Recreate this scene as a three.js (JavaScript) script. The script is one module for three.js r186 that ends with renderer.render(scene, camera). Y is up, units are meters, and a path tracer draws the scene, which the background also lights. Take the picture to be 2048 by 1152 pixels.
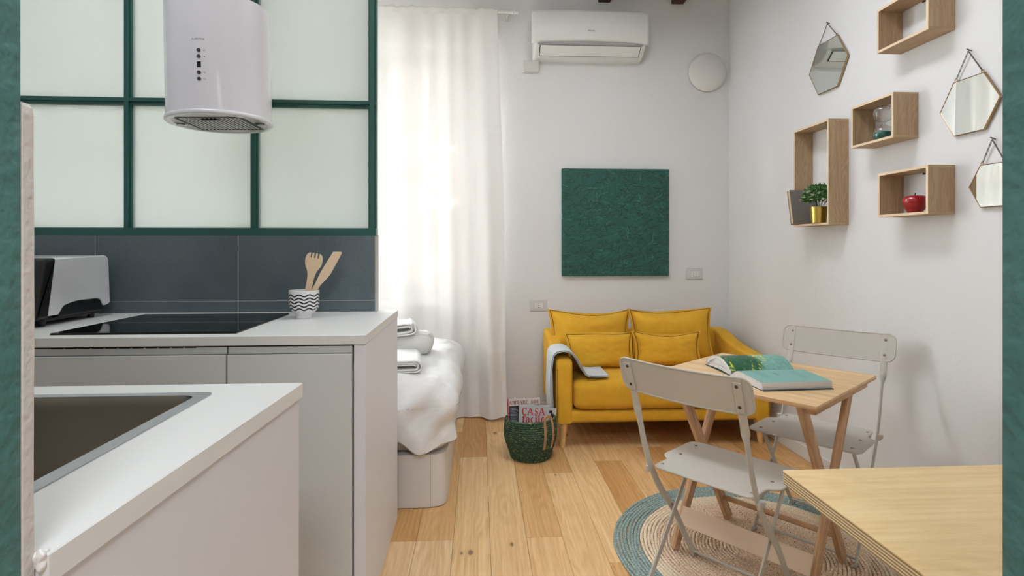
import * as THREE from 'three';
import { RoundedBoxGeometry } from 'three/addons/geometries/RoundedBoxGeometry.js';
import { mergeGeometries, toCreasedNormals } from 'three/addons/utils/BufferGeometryUtils.js';
import { RectAreaLightUniformsLib } from 'three/addons/lights/RectAreaLightUniformsLib.js';

// ---------- camera, sky, exposure ----------
const W = 2048, H = 1152;
const scene = new THREE.Scene();
const F_PX = 1120;
const camera = new THREE.PerspectiveCamera(2 * Math.atan(H / 2 / F_PX) * 180 / Math.PI, W / H, 0.05, 200);
camera.position.set(0, 1.2, 0);
camera.rotation.y = -Math.atan(66 / F_PX);
camera.setViewOffset(W, H, 0, 83, W, H);            // shift lens: verticals stay vertical
const renderer = new THREE.WebGLRenderer({ antialias: true });
renderer.toneMapping = THREE.LinearToneMapping;
renderer.toneMappingExposure = 1.52;
renderer.shadowMap.enabled = true;
RectAreaLightUniformsLib.init();
scene.background = new THREE.Color(0.93, 0.97, 1.03);  // even overcast sky
scene.backgroundIntensity = 19;

// large lamps of the flat (their fittings are built further down, at the same places)
const LAMPS = [
  { name: 'kitchen', at: [-1.15, 3.055, -1.35], size: [0.55, 0.55], power: 7 },
  { name: 'entry', at: [0.05, 2.605, 0.75], size: [0.6, 0.6], power: 18 },
  { name: 'living', at: [0.64, 3.055, -2.1], size: [0.42, 0.9], power: 10.5 },
];

// ---------- helpers ----------
let seedState = 7;
const rnd = () => { seedState = (seedState + 0x6d2b79f5) | 0; let t = Math.imul(seedState ^ (seedState >>> 15), 1 | seedState); t = (t + Math.imul(t ^ (t >>> 7), 61 | t)) ^ t; return ((t ^ (t >>> 14)) >>> 0) / 4294967296; };
const rr = (a, b) => a + (b - a) * rnd();
const clamp = (x, a = 0, b = 1) => Math.min(b, Math.max(a, x));
const mix = (a, b, t) => a + (b - a) * t;
const sstep = (a, b, x) => { const t = clamp((x - a) / (b - a)); return t * t * (3 - 2 * t); };
const P = new Uint8Array(65536); for (let i = 0; i < 65536; i++) P[i] = rnd() * 256;
const hash = (x, y, s) => P[((x * 73 + y * 6151 + s * 2741) ^ (x * 12289 + y * 179)) & 65535] / 255;
function vn(x, y, px, py, s) {       // value noise that repeats after px, py cells
  const x0 = Math.floor(x), y0 = Math.floor(y), fx = x - x0, fy = y - y0;
  const a = ((x0 % px) + px) % px, b = (a + 1) % px, c = ((y0 % py) + py) % py, d = (c + 1) % py;
  const u = fx * fx * (3 - 2 * fx), v = fy * fy * (3 - 2 * fy);
  return mix(mix(hash(a, c, s), hash(b, c, s), u), mix(hash(a, d, s), hash(b, d, s), u), v);
}
const fbm = (u, v, px, py, s, oct = 4) => { let a = 0, w = 0.5, t = 0; for (let i = 0; i < oct; i++) { a += w * vn(u * px, v * py, px, py, s + i); t += w; w *= 0.5; px *= 2; py *= 2; } return a / t; };
const n3 = (x, y, z) => (Math.sin(x * 1.7 + Math.sin(y * 2.3 + z)) + Math.sin(y * 1.9 + Math.sin(z * 2.1 + x * 1.3)) + Math.sin(z * 2.2 + Math.sin(x * 1.6 + y))) / 3;
const hex = (h) => [(h >> 16) & 255, (h >> 8) & 255, h & 255];
function tex(w, h, fn, srgb = true) {
  const d = new Uint8Array(w * h * 4);
  for (let y = 0; y < h; y++) for (let x = 0; x < w; x++) {
    const c = fn(x / w, y / h), o = (y * w + x) * 4;
    if (typeof c === 'number') d[o] = d[o + 1] = d[o + 2] = clamp(c) * 255; else { d[o] = clamp(c[0], 0, 255); d[o + 1] = clamp(c[1], 0, 255); d[o + 2] = clamp(c[2], 0, 255); }
    d[o + 3] = 255;
  }
  const t = new THREE.DataTexture(d, w, h);
  t.wrapS = t.wrapT = THREE.RepeatWrapping; t.magFilter = THREE.LinearFilter; t.minFilter = THREE.LinearMipmapLinearFilter; t.generateMipmaps = true;
  if (srgb) t.colorSpace = THREE.SRGBColorSpace;
  t.needsUpdate = true;
  return t;
}
const lerp3 = (a, b, t) => [mix(a[0], b[0], t), mix(a[1], b[1], t), mix(a[2], b[2], t)];
function canvasTex(w, h, draw) {
  const c = document.createElement('canvas'); c.width = w; c.height = h;
  draw(c.getContext('2d'), w, h);
  const t = new THREE.CanvasTexture(c); t.colorSpace = THREE.SRGBColorSpace; t.anisotropy = 4;
  return t;
}
// wood: grain along u
function woodTex(w, h, o) {
  const A = hex(o.light), B = hex(o.dark), K = hex(o.knot ?? 0x4a2f1a);
  return tex(w, h, (u, v) => {
    let k = 0, du = 0, dv = 0;
    for (const [ku, kv, kr] of o.knots ?? []) {
      let x = u - ku, y = v - kv; x -= Math.round(x); y -= Math.round(y);
      const d = Math.hypot(x * o.aspect * 0.5, y) / kr, g = Math.exp(-d * d * 0.35);
      dv += y * g * 1.1; k = Math.max(k, sstep(1.0, 0.35, d + 0.9 * (fbm(u, v, 60, 60, 5, 2) - 0.5)) + 0.12 * sstep(2.0, 1, d));
    }
    const vv = v - dv, warp = fbm(u, vv, o.wu ?? 3, o.wv ?? 8, o.seed, 3);
    const ring = 0.5 + 0.5 * Math.sin((vv * (o.rings ?? 30) + warp * (o.amp ?? 5)) * 6.2832);
    const streak = fbm(u, vv, o.su ?? 4, o.sv ?? 90, o.seed + 9, 3);
    const fine = vn(u * (o.fu ?? 40), vv * (o.fv ?? 400), o.fu ?? 40, o.fv ?? 400, o.seed + 21);
    const broad = fbm(u, v, 2, o.lanes ?? 4, o.seed + 31, 2);
    let t = (o.kr ?? 0.35) * ring * (0.5 + warp) + 0.55 * (streak - 0.2) + 0.22 * (fine - 0.5) + 0.35 * (broad - 0.5);
    return lerp3(lerp3(A, B, clamp(t)), K, clamp(k, 0, 0.72));
  });
}
const std = (o) => new THREE.MeshPhysicalMaterial(o);
const rep = (t, x, y) => { const c = t.clone(); c.repeat.set(x, y); c.needsUpdate = true; return c; };

// uv in metres over the texture's size; grain = axis that u follows
function muv(g, su = 1, sv = su, grain = 'x', off = [0, 0]) {
  if (g.index) g = g.toNonIndexed();
  const p = g.attributes.position, uv = new Float32Array(p.count * 2), ax = { x: 0, y: 1, z: 2 }[grain];
  const A = new THREE.Vector3(), B = new THREE.Vector3(), C = new THREE.Vector3(), N = new THREE.Vector3();
  for (let i = 0; i < p.count; i += 3) {
    A.fromBufferAttribute(p, i); B.fromBufferAttribute(p, i + 1); C.fromBufferAttribute(p, i + 2);
    N.crossVectors(B.clone().sub(A), C.clone().sub(A));
    const n = [Math.abs(N.x), Math.abs(N.y), Math.abs(N.z)], m = n.indexOf(Math.max(...n));
    let a = [0, 1, 2].filter((k) => k !== m);
    if (a[1] === ax) a.reverse();
    [A, B, C].forEach((q, k) => { const c = [q.x, q.y, q.z]; uv[(i + k) * 2] = c[a[0]] / su + off[0]; uv[(i + k) * 2 + 1] = c[a[1]] / sv + off[1]; });
  }
  g.setAttribute('uv', new THREE.BufferAttribute(uv, 2));
  return g;
}
const used = {};
const numbered = (n) => { const k = used[n] = (used[n] ?? -1) + 1; return k ? `${n}_${String(k).padStart(3, '0')}` : n; };
function shade(o) { o.castShadow = o.receiveShadow = true; return o; }
function part(name, geo, mat, parent, label) {
  const m = shade(new THREE.Mesh(geo, mat)); m.name = name; parent.add(m);
  if (label) m.userData.label = label;
  return m;
}
function thing(name, label, category, pos = [0, 0, 0], turn = 0, group) {
  const o = new THREE.Group(); o.name = numbered(name); scene.add(o); o.position.set(...pos); o.rotation.y = turn;
  o.userData = { label, category }; if (group) o.userData.group = group;
  return o;
}
function single(name, label, category, geo, mat, pos, group) {
  const m = shade(new THREE.Mesh(geo, mat)); m.name = numbered(name); scene.add(m); if (pos) m.position.set(...pos);
  m.userData = { label, category }; if (group) m.userData.group = group;
  return m;
}
function struct(name, geo, mat) {
  const m = geo ? shade(new THREE.Mesh(geo, mat)) : new THREE.Group(); m.name = name; scene.add(m); m.userData.kind = 'structure';
  return m;
}
const box = (w, h, d, x, y, z) => new THREE.BoxGeometry(w, h, d).translate(x, y, z);
const rbox = (w, h, d, x, y, z, r = 0.002, s = 2) => new RoundedBoxGeometry(w, h, d, s, Math.min(r, w / 2.01, h / 2.01, d / 2.01)).translate(x, y, z);
const span = (x0, x1, y0, y1, z0, z1, r = 0) => r ? rbox(x1 - x0, y1 - y0, z1 - z0, (x0 + x1) / 2, (y0 + y1) / 2, (z0 + z1) / 2, r) : box(x1 - x0, y1 - y0, z1 - z0, (x0 + x1) / 2, (y0 + y1) / 2, (z0 + z1) / 2);
const cyl = (r0, r1, h, x, y, z, n = 24) => new THREE.CylinderGeometry(r0, r1, h, n).translate(x, y, z);
const merge = (list) => mergeGeometries(list.map((g) => { const q = g.index ? g.toNonIndexed() : g; for (const k of Object.keys(q.attributes)) if (!['position', 'normal', 'uv'].includes(k)) q.deleteAttribute(k); return q; }));
const V = (x, y, z) => new THREE.Vector3(x, y, z);
const V2 = (x, y) => new THREE.Vector2(x, y);
function tube(pts, r, n = 40, k = 10, closed = false) { return new THREE.TubeGeometry(new THREE.CatmullRomCurve3(pts.map((p) => (p.isVector3 ? p : V(...p))), closed, 'centripetal'), n, r, k, closed); }
function polyShape(pts) { const s = new THREE.Shape(); pts.forEach(([x, y], i) => (i ? s.lineTo(x, y) : s.moveTo(x, y))); s.closePath(); return s; }
function roundPoly(pts, rads) {      // polygon with rounded corners
  const s = new THREE.Shape(), n = pts.length;
  pts.forEach((p, i) => {
    const a = pts[(i + n - 1) % n], b = pts[(i + 1) % n], r = Array.isArray(rads) ? rads[i] : rads;
    const la = Math.hypot(a[0] - p[0], a[1] - p[1]), lb = Math.hypot(b[0] - p[0], b[1] - p[1]), q = Math.min(r, la / 2, lb / 2);
    const pa = [p[0] + (a[0] - p[0]) / la * q, p[1] + (a[1] - p[1]) / la * q], pb = [p[0] + (b[0] - p[0]) / lb * q, p[1] + (b[1] - p[1]) / lb * q];
    i ? s.lineTo(...pa) : s.moveTo(...pa); s.quadraticCurveTo(p[0], p[1], ...pb);
  });
  s.closePath(); return s;
}
const extrude = (s, depth, bevel = 0, seg = 1, curve = 8) => new THREE.ExtrudeGeometry(s, { depth: depth - 2 * bevel, bevelEnabled: bevel > 0, bevelThickness: bevel, bevelSize: bevel, bevelOffset: -bevel, bevelSegments: seg, curveSegments: curve }).translate(0, 0, bevel);
// shape drawn in (x, z'), lying flat: top at y
const flat = (s, y0, y1, bevel = 0, seg = 1, curve = 8) => extrude(s, y1 - y0, bevel, seg, curve).rotateX(-Math.PI / 2).translate(0, y0, 0);   // shape y becomes -z
function grid(nu, nv, fn, closeU = false) {   // fn(u, v) -> [x, y, z]
  const pos = [], uv = [], idx = [];
  for (let j = 0; j <= nv; j++) for (let i = 0; i <= nu; i++) { const p = fn(i / nu, j / nv); pos.push(p[0], p[1], p[2]); uv.push(i / nu, j / nv); }
  for (let j = 0; j < nv; j++) for (let i = 0; i < nu; i++) { const a = j * (nu + 1) + i, b = a + 1, c = a + nu + 1, d = c + 1; idx.push(a, b, d, a, d, c); }
  const g = new THREE.BufferGeometry();
  g.setAttribute('position', new THREE.Float32BufferAttribute(pos, 3)); g.setAttribute('uv', new THREE.Float32BufferAttribute(uv, 2)); g.setIndex(idx); g.computeVertexNormals();
  if (closeU) { const n = g.attributes.normal; for (let j = 0; j <= nv; j++) { const a = j * (nu + 1), b = a + nu; const s = [n.getX(a) + n.getX(b), n.getY(a) + n.getY(b), n.getZ(a) + n.getZ(b)], l = Math.hypot(...s) || 1; for (const k of [a, b]) n.setXYZ(k, s[0] / l, s[1] / l, s[2] / l); } }
  return g;
}
// soft box: subdivided, rounded by r, then moved by fn(point, normal)
function softBox(w, h, d, r, seg, fn, openBase) {
  const g = new THREE.BoxGeometry(w, h, d, ...seg), p = g.attributes.position, q = V(0, 0, 0), c = V(0, 0, 0);
  for (let i = 0; i < p.count; i++) {
    q.fromBufferAttribute(p, i);
    c.set(clamp(q.x, -w / 2 + r, w / 2 - r), clamp(q.y, openBase ? -h / 2 : -h / 2 + r, h / 2 - r), clamp(q.z, -d / 2 + r, d / 2 - r));
    const n = q.clone().sub(c); if (n.lengthSq() > 1e-12) { n.normalize(); q.copy(c).addScaledVector(n, r); }
    if (fn) fn(q, n);
    p.setXYZ(i, q.x, q.y, q.z);
  }
  g.deleteAttribute('normal'); g.deleteAttribute('uv');
  const key = new Map(), idx = [], pos = [], src = g.index.array, at = [];
  for (let i = 0; i < p.count; i++) { const k = [p.getX(i), p.getY(i), p.getZ(i)].map((x) => Math.round(x * 2e5)).join(); if (!key.has(k)) { key.set(k, pos.length / 3); pos.push(p.getX(i), p.getY(i), p.getZ(i)); } at.push(key.get(k)); }
  for (const i of src) idx.push(at[i]);
  const o = new THREE.BufferGeometry(); o.setAttribute('position', new THREE.Float32BufferAttribute(pos, 3)); o.setIndex(idx); o.computeVertexNormals();
  return o;
}
const smuv = (g, s = 1) => { const p = g.attributes.position, n = g.attributes.normal, uv = []; for (let i = 0; i < p.count; i++) { const a = [Math.abs(n.getX(i)), Math.abs(n.getY(i)), Math.abs(n.getZ(i))], m = a.indexOf(Math.max(...a)), c = [p.getX(i), p.getY(i), p.getZ(i)]; const k = [0, 1, 2].filter((x) => x !== m); uv.push(c[k[0]] / s, c[k[1]] / s); } g.setAttribute('uv', new THREE.Float32BufferAttribute(uv, 2)); return g; };
// flat bar (width w along side axis, thickness t) swept along a path in a plane
function bar(pts, w, t, side, n = 40, twist) {
  const c = new THREE.CatmullRomCurve3(pts.map((p) => V(...p)), false, 'centripetal'), S = V(...side).normalize(), per = [];
  const k = 16, rad = Math.min(w, t) / 2;
  for (let i = 0; i < k; i++) { const a = (i + 0.5) / k * 2 * Math.PI, x = Math.cos(a), y = Math.sin(a), e = 0.35; per.push([Math.sign(x) * Math.abs(x) ** e * w / 2, Math.sign(y) * Math.abs(y) ** e * t / 2]); }
  const pt = (u) => c.getPointAt(u), g = grid(k, n + 2, (a, v) => {
    const q = clamp((v * (n + 2) - 1) / n), o = pt(q), T = c.getTangentAt(q), N = V(0, 0, 0).crossVectors(T, S).normalize(), end = v === 0 || v === 1, i = Math.round(a * k) % k;
    let [x, y] = per[i]; if (end) { x *= 0.01; y *= 0.01; }
    const th = twist ? twist(q) : 0, xx = x * Math.cos(th) - y * Math.sin(th), yy = x * Math.sin(th) + y * Math.cos(th);
    return [o.x + S.x * xx + N.x * yy, o.y + S.y * xx + N.y * yy, o.z + S.z * xx + N.z * yy];
  }, true);
  return toCreasedNormals(g, 0.7);
}

// ---------- materials ----------
const plasterB = tex(512, 512, (u, v) => 0.6 * fbm(u, v, 10, 10, 3, 5) + 0.4 * fbm(u, v, 64, 64, 8, 2), false);
const plaster = std({ color: 0xe8e8e7, roughness: 0.92, bumpMap: rep(plasterB, 1, 1), bumpScale: 0.0015 });
const ceilingM = std({ color: 0xeceae8, roughness: 0.95 });
const rollerB = tex(512, 512, (u, v) => 0.55 * fbm(u, v, 40, 40, 13, 3) + 0.45 * fbm(u, v, 12, 12, 17, 3), false);
const greenT = tex(256, 256, (u, v) => lerp3([58, 104, 99], [82, 128, 124], fbm(u, v, 20, 20, 41, 3)));
const greenWall = std({ color: 0xffffff, map: greenT, roughness: 0.62, bumpMap: rollerB, bumpScale: 0.004 });
const greenSteel = std({ color: 0x1a564b, roughness: 0.42, clearcoat: 0.25, clearcoatRoughness: 0.3 });
const frosted = std({ color: 0xe9eeeb, roughness: 0.95, transmission: 0.5, thickness: 0, ior: 1.45, specularIntensity: 0.6 });
const clearGlass = std({ color: 0xffffff, roughness: 0.02, transmission: 1, thickness: 0, ior: 1.5 });
const tileT = tex(512, 512, (u, v) => { const a = fbm(u, v, 6, 6, 51, 4), b = vn(u * 256, v * 256, 256, 256, 61); return lerp3([82, 94, 99], [108, 120, 123], clamp(0.6 * a + 0.55 * (b - 0.3))); });
const tileM = std({ color: 0xffffff, map: tileT, roughness: 0.52 });
const groutM = std({ color: 0xd4d4d0, roughness: 0.9 });
const whiteLam = std({ color: 0xd5d6d4, roughness: 0.55 });
const topLam = std({ color: 0xe2e2de, roughness: 0.5, bumpMap: rep(plasterB, 3, 3), bumpScale: 0.0001 });
const channelM = std({ color: 0xc9cac8, roughness: 0.5 });
const darkGap = std({ color: 0x151515, roughness: 0.9 });
const whiteGloss = std({ color: 0xe6e5e8, roughness: 0.3, clearcoat: 0.6, clearcoatRoughness: 0.12 });
const whitePl = std({ color: 0xe6e6e2, roughness: 0.42 });
const greyPl = std({ color: 0xa9abab, roughness: 0.45 });
const blackPl = std({ color: 0x0d0d0f, roughness: 0.35 });
const blackGlass = std({ color: 0x040404, roughness: 0.05, specularIntensity: 0.6 });
const steel = std({ color: 0x8e8f90, roughness: 0.28, metalness: 1 });
const chrome = std({ color: 0xb8b9ba, roughness: 0.15, metalness: 1 });
const darkMetal = std({ color: 0x5d554c, roughness: 0.4, metalness: 0.9 });
const brassM = std({ color: 0xa58b66, roughness: 0.35, metalness: 1 });
const goldM = std({ color: 0xc9ad5c, roughness: 0.3, metalness: 1 });
const oakKnots = []; for (let i = 0; i < 11; i++) oakKnots.push([rnd(), (Math.floor(rnd() * 6) + rr(0.2, 0.8)) / 6, rr(0.006, 0.014)]);
const oakT = woodTex(2048, 1024, { light: 0xf0d0a0, dark: 0xc3935c, knot: 0x785738, seed: 71, aspect: 3.3, rings: 22, amp: 7, wu: 4, wv: 10, su: 6, sv: 120, fu: 90, fv: 500, kr: 0.2, lanes: 6, knots: oakKnots });
const oaks = [0xffffff, 0xfaefe0, 0xf0e0c8, 0xfffaf0, 0xe6d0b0].map((c) => std({ color: c, map: oakT, roughness: 0.5, bumpMap: oakT, bumpScale: 0.0003 }));
const paulT = woodTex(1024, 512, { light: 0xcdb595, dark: 0xa3866a, seed: 91, aspect: 2, rings: 11, amp: 6, wu: 2, wv: 5, su: 3, sv: 36, fu: 30, fv: 260, kr: 0.26 });
const paul = std({ color: 0xf1ece2, map: paulT, roughness: 0.6 });
const paulEdge = std({ color: 0xe4ccac, roughness: 0.65 });
const birchT = woodTex(1024, 1024, { light: 0xefd29c, dark: 0xd2ab70, seed: 111, aspect: 1, rings: 9, amp: 5, wu: 2, wv: 5, su: 3, sv: 70, fu: 60, fv: 420, kr: 0.16, lanes: 5 });
const birch = std({ color: 0xffffff, map: birchT, roughness: 0.42, clearcoat: 0.15, clearcoatRoughness: 0.35 });
const plyLight = std({ color: 0xefdcb0, roughness: 0.6 }), plyDark = std({ color: 0xa1875f, roughness: 0.7 });
const lamT = woodTex(1024, 512, { light: 0xe2c294, dark: 0xbf9360, seed: 131, aspect: 2, rings: 14, amp: 4, wu: 2, wv: 12, su: 2, sv: 26, fu: 40, fv: 300, kr: 0.22, lanes: 14 });
const tableTop = std({ color: 0xffffff, map: lamT, roughness: 0.5 });
const ashT = woodTex(1024, 256, { light: 0xd9b48a, dark: 0xa0714a, seed: 151, aspect: 4, rings: 4, amp: 4, wu: 2, wv: 3, su: 3, sv: 24, fu: 30, fv: 160, kr: 0.3 });
const ash = std({ color: 0xffffff, map: ashT, roughness: 0.55 });
const beech = std({ color: 0xfff2e0, map: rep(birchT, 1, 1), roughness: 0.55 });
const walnut = std({ color: 0x4a2c20, roughness: 0.75 });
const weaveB = tex(256, 256, (u, v) => { const a = Math.sin(u * 64 * Math.PI) * Math.sin(v * 64 * Math.PI); return 0.5 + 0.3 * a + 0.3 * (vn(u * 128, v * 128, 128, 128, 4) - 0.5); }, false);
const sofaT = tex(512, 512, (u, v) => { const f = vn(u * 256, v * 256, 256, 256, 12), g = fbm(u, v, 8, 8, 15, 3); return lerp3([212, 156, 30], [240, 190, 66], clamp(0.25 + 0.5 * (f - 0.3) + 0.4 * (g - 0.4))); });
const sofaM = std({ color: 0xffffff, map: rep(sofaT, 4, 4), roughness: 0.95, bumpMap: rep(weaveB, 8, 8), bumpScale: 0.0006, sheen: 0.25, sheenColor: new THREE.Color(0.8, 0.6, 0.25), sheenRoughness: 0.6 });
const pipeM = std({ color: 0x8a5f0c, roughness: 0.95 });
const blanketT = tex(256, 256, (u, v) => lerp3([198, 205, 206], [224, 230, 229], clamp(0.5 + 0.8 * (vn(u * 128, v * 128, 128, 128, 3) - 0.5))));
const blanketM = std({ color: 0xffffff, map: rep(blanketT, 3, 3), roughness: 0.95, bumpMap: rep(weaveB, 6, 6), bumpScale: 0.0006 });
const linenB = tex(512, 512, (u, v) => { const a = fbm(u + 0.06 * fbm(u, v, 4, 4, 402, 2), v, 5, 14, 401, 4), b = fbm(u, v + 0.08 * fbm(u, v, 3, 3, 405, 2), 16, 5, 409, 3); return 0.5 * a + 0.5 * b; }, false);
const linen = std({ color: 0xecebe9, roughness: 0.95, bumpMap: rep(linenB, 1.3, 1.3), bumpScale: 0.01, sheen: 0.15, sheenColor: new THREE.Color(1, 1, 1) });
const towelB = tex(256, 256, (u, v) => vn(u * 110, v * 110, 110, 110, 9) * 0.7 + 0.3 * fbm(u, v, 20, 20, 2, 2), false);
const towelM = std({ color: 0xecebe8, roughness: 1, bumpMap: rep(towelB, 6, 6), bumpScale: 0.0025 });
const voileB = tex(256, 256, (u, v) => 0.5 * vn(u * 8, v * 256, 8, 256, 3) + 0.5 * vn(u * 256, v * 8, 256, 8, 5), false);
const voile = std({ color: 0xf6f4f1, roughness: 0.74, transmission: 0.055, thickness: 0, ior: 1.3, specularIntensity: 0.15 });
const chairM = std({ color: 0xc3beb2, roughness: 0.42, clearcoat: 0.2, clearcoatRoughness: 0.4 });
const rivetM = std({ color: 0x9c978f, roughness: 0.35, metalness: 1 });
const paperM = std({ color: 0xdedcd6, roughness: 0.9 });

// ---------- the room ----------
const XL = -2.205, XR = 1.845, ZB = -4.04, ZF = -0.5185, CEIL = 3.1;
{ // floor: slab and oak planks
  const floor = struct('floor', span(XL - 0.2, XR + 0.2, -0.12, -0.016, ZB - 0.35, 1.7), darkGap);
  const joints = { '-2': [-2.3], '-1': [-2.3, -3.64], 0: [-3.2, -1.5], 1: [-3.63, -1.95], 2: [-2.3, -3.75], 3: [-2.95, -1.35], 4: [-2.1, -3.5], 5: [-3.1, -1.75], 6: [-2.72, -3.75], 7: [-3.3, -2.0] };
  for (let k = -14; k <= 12; k++) {
    const x0 = 0.045 + 0.15 * (k - 1), x1 = x0 + 0.15, js = (joints[k] ?? [ZB + rr(0.3, 1.2), ZB + rr(1.7, 2.6)]).slice();
    const cut = [ZB, ...js.sort((a, b) => a - b), ZF];
    for (let i = 0; i + 1 < cut.length; i++) {
      const g = rbox(x1 - x0 - 0.0008, 0.016, cut[i + 1] - cut[i] - 0.0008, 0, -0.008, 0, 0.0012, 1), lane = Math.floor(rnd() * 6), off = rnd();
      const q = muv(g, 1, 1, 'z'), uv = q.attributes.uv;
      for (let n = 0; n < uv.count; n++) uv.setXY(n, uv.getX(n) / 3 + off, (lane + 0.5 + uv.getY(n) / 0.15 * 0.98) / 6);
      part('plank', q, oaks[Math.floor(rnd() * oaks.length)], floor).position.set((x0 + x1) / 2, 0, (cut[i] + cut[i + 1]) / 2);
    }
  }
  const q = muv(span(-1.4, 1.5, -0.016, 0, ZF + 0.001, 1.6), 1, 0.9, 'z'); part('entry_boards', q, oaks[2], floor);
}
const WIN = [-2.12, -0.05, 0.8, 2.66];
{ // back wall with the window opening
  const s = polyShape([[XL - 0.2, 0], [XR + 0.2, 0], [XR + 0.2, CEIL], [XL - 0.2, CEIL]]);
  s.holes.push(polyShape([[WIN[0], WIN[2]], [WIN[1], WIN[2]], [WIN[1], WIN[3]], [WIN[0], WIN[3]]]));
  struct('wall_back', muv(extrude(s, 0.36).translate(0, 0, ZB - 0.36), 1.2), plaster);
  struct('wall_right', muv(span(XR, XR + 0.2, 0, CEIL, ZB, 1.7), 1.2), plaster);
  struct('wall_left', muv(span(XL - 0.2, XL, 0, CEIL, ZB, 1.7), 1.2), plaster);
  const f = polyShape([[XL, 0], [-0.412, 0], [-0.412, 2.25], [0.519, 2.25], [0.519, 0], [XR, 0], [XR, CEIL], [XL, CEIL]]);
  struct('wall_front', muv(extrude(f, 0.16).translate(0, 0, ZF), 1.2), plaster);
  struct('wall_entry', muv(merge([span(XL, XR, 0, CEIL, 1.6, 1.7), span(-1.5, -1.4, 0, CEIL, ZF + 0.16, 1.6), span(1.5, 1.6, 0, CEIL, ZF + 0.16, 1.6)]), 1.2), plaster);
  struct('ceiling', merge([span(XL - 0.2, XR + 0.2, CEIL, CEIL + 0.15, ZB - 0.36, 1.7), span(-1.4, 1.5, 2.62, 2.7, ZF + 0.161, 1.6)]), ceilingM);
  [[-1.79, 0.026], [-1.25, 0.024], [-0.7, 0.022], [-0.14, 0.02], [0.37, 0.012], [0.911, 0], [1.455, 0.002]].forEach(([x, up], i) => {
    const b = span(x - 0.045, x + 0.045, 2.978 + up, CEIL, ZB, ZF, 0.006);
    struct(numbered('ceiling_beam'), muv(b, 1, 0.4, 'z'), i < 5 ? ceilingM : walnut);
  });
  struct('baseboard_right', muv(span(XR - 0.014, XR, 0, 0.075, ZB + 0.014, ZF, 0.004)), whitePl);
  struct('baseboard_back', muv(span(0.0, XR, 0, 0.075, ZB, ZB + 0.014, 0.004)), whitePl);
}
{ // window: outer frame, two casements, panes, sill
  const w = struct('window_1'), [a, b, c, d] = WIN, z0 = ZB - 0.3, z1 = ZB - 0.23, t1 = a + (b - a) / 3, t2 = b - (b - a) / 3;
  part('window_frame', merge([span(a, a + 0.05, c, d, z0, z1, 0.004), span(b - 0.05, b, c, d, z0, z1, 0.004), span(a, b, d - 0.05, d, z0, z1, 0.004), span(a, b, c, c + 0.05, z0, z1, 0.004)]), whitePl, w);
  for (const [x0, x1] of [[a + 0.05, t1], [t1, t2], [t2, b - 0.05]]) {
    const s = part('sash', merge([span(x0, x0 + 0.055, c + 0.05, d - 0.05, z0 + 0.01, z1 + 0.01, 0.005), span(x1 - 0.055, x1, c + 0.05, d - 0.05, z0 + 0.01, z1 + 0.01, 0.005), span(x0, x1, c + 0.05, c + 0.13, z0 + 0.01, z1 + 0.01, 0.005), span(x0, x1, d - 0.11, d - 0.05, z0 + 0.01, z1 + 0.01, 0.005), span(x0, x1, 1.66, 1.7, z0 + 0.01, z1 + 0.01, 0.005)]), whitePl, w);
    part('pane', span(x0 + 0.05, x1 - 0.05, c + 0.12, 1.665, z0 + 0.038, z0 + 0.042), clearGlass, s);
    part('pane', span(x0 + 0.05, x1 - 0.05, 1.695, d - 0.1, z0 + 0.038, z0 + 0.042), clearGlass, s);
  }
  part('sill', span(a - 0.03, b + 0.03, c - 0.03, c, ZB - 0.36, ZB + 0.03, 0.006), std({ color: 0xd8d5d0, roughness: 0.5 }), w);
}
{ // low kitchen partition: core, tiles, pale end cap
  const p = struct('wall_partition', span(XL, -0.452, 0, 1.246, -2.5, -2.432), groutM), zf = -2.42;
  const xs = [XL, -1.59, -1.012, -0.444], ys = [[0.921, 0.9692], [0.9718, 1.2465]];
  for (const [y0, y1] of ys) for (let i = 0; i < 3; i++) part('tile', muv(span(xs[i] + (i ? 0.0013 : 0), xs[i + 1] - (i < 2 ? 0.0013 : 0), y0, y1, zf - 0.011, zf, 0.0008), 0.6, 0.6, 'x', [i * 0.37, y0]), tileM, p);
  part('grout', span(XL, -0.4445, 0.92, 1.246, zf - 0.013, zf - 0.0016), groutM, p);
  part('end_cap', span(-0.452, -0.442, 0.9, 1.249, -2.5, zf - 0.004, 0.001), std({ color: 0xc2bfba, roughness: 0.6 }), p);
}
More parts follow.
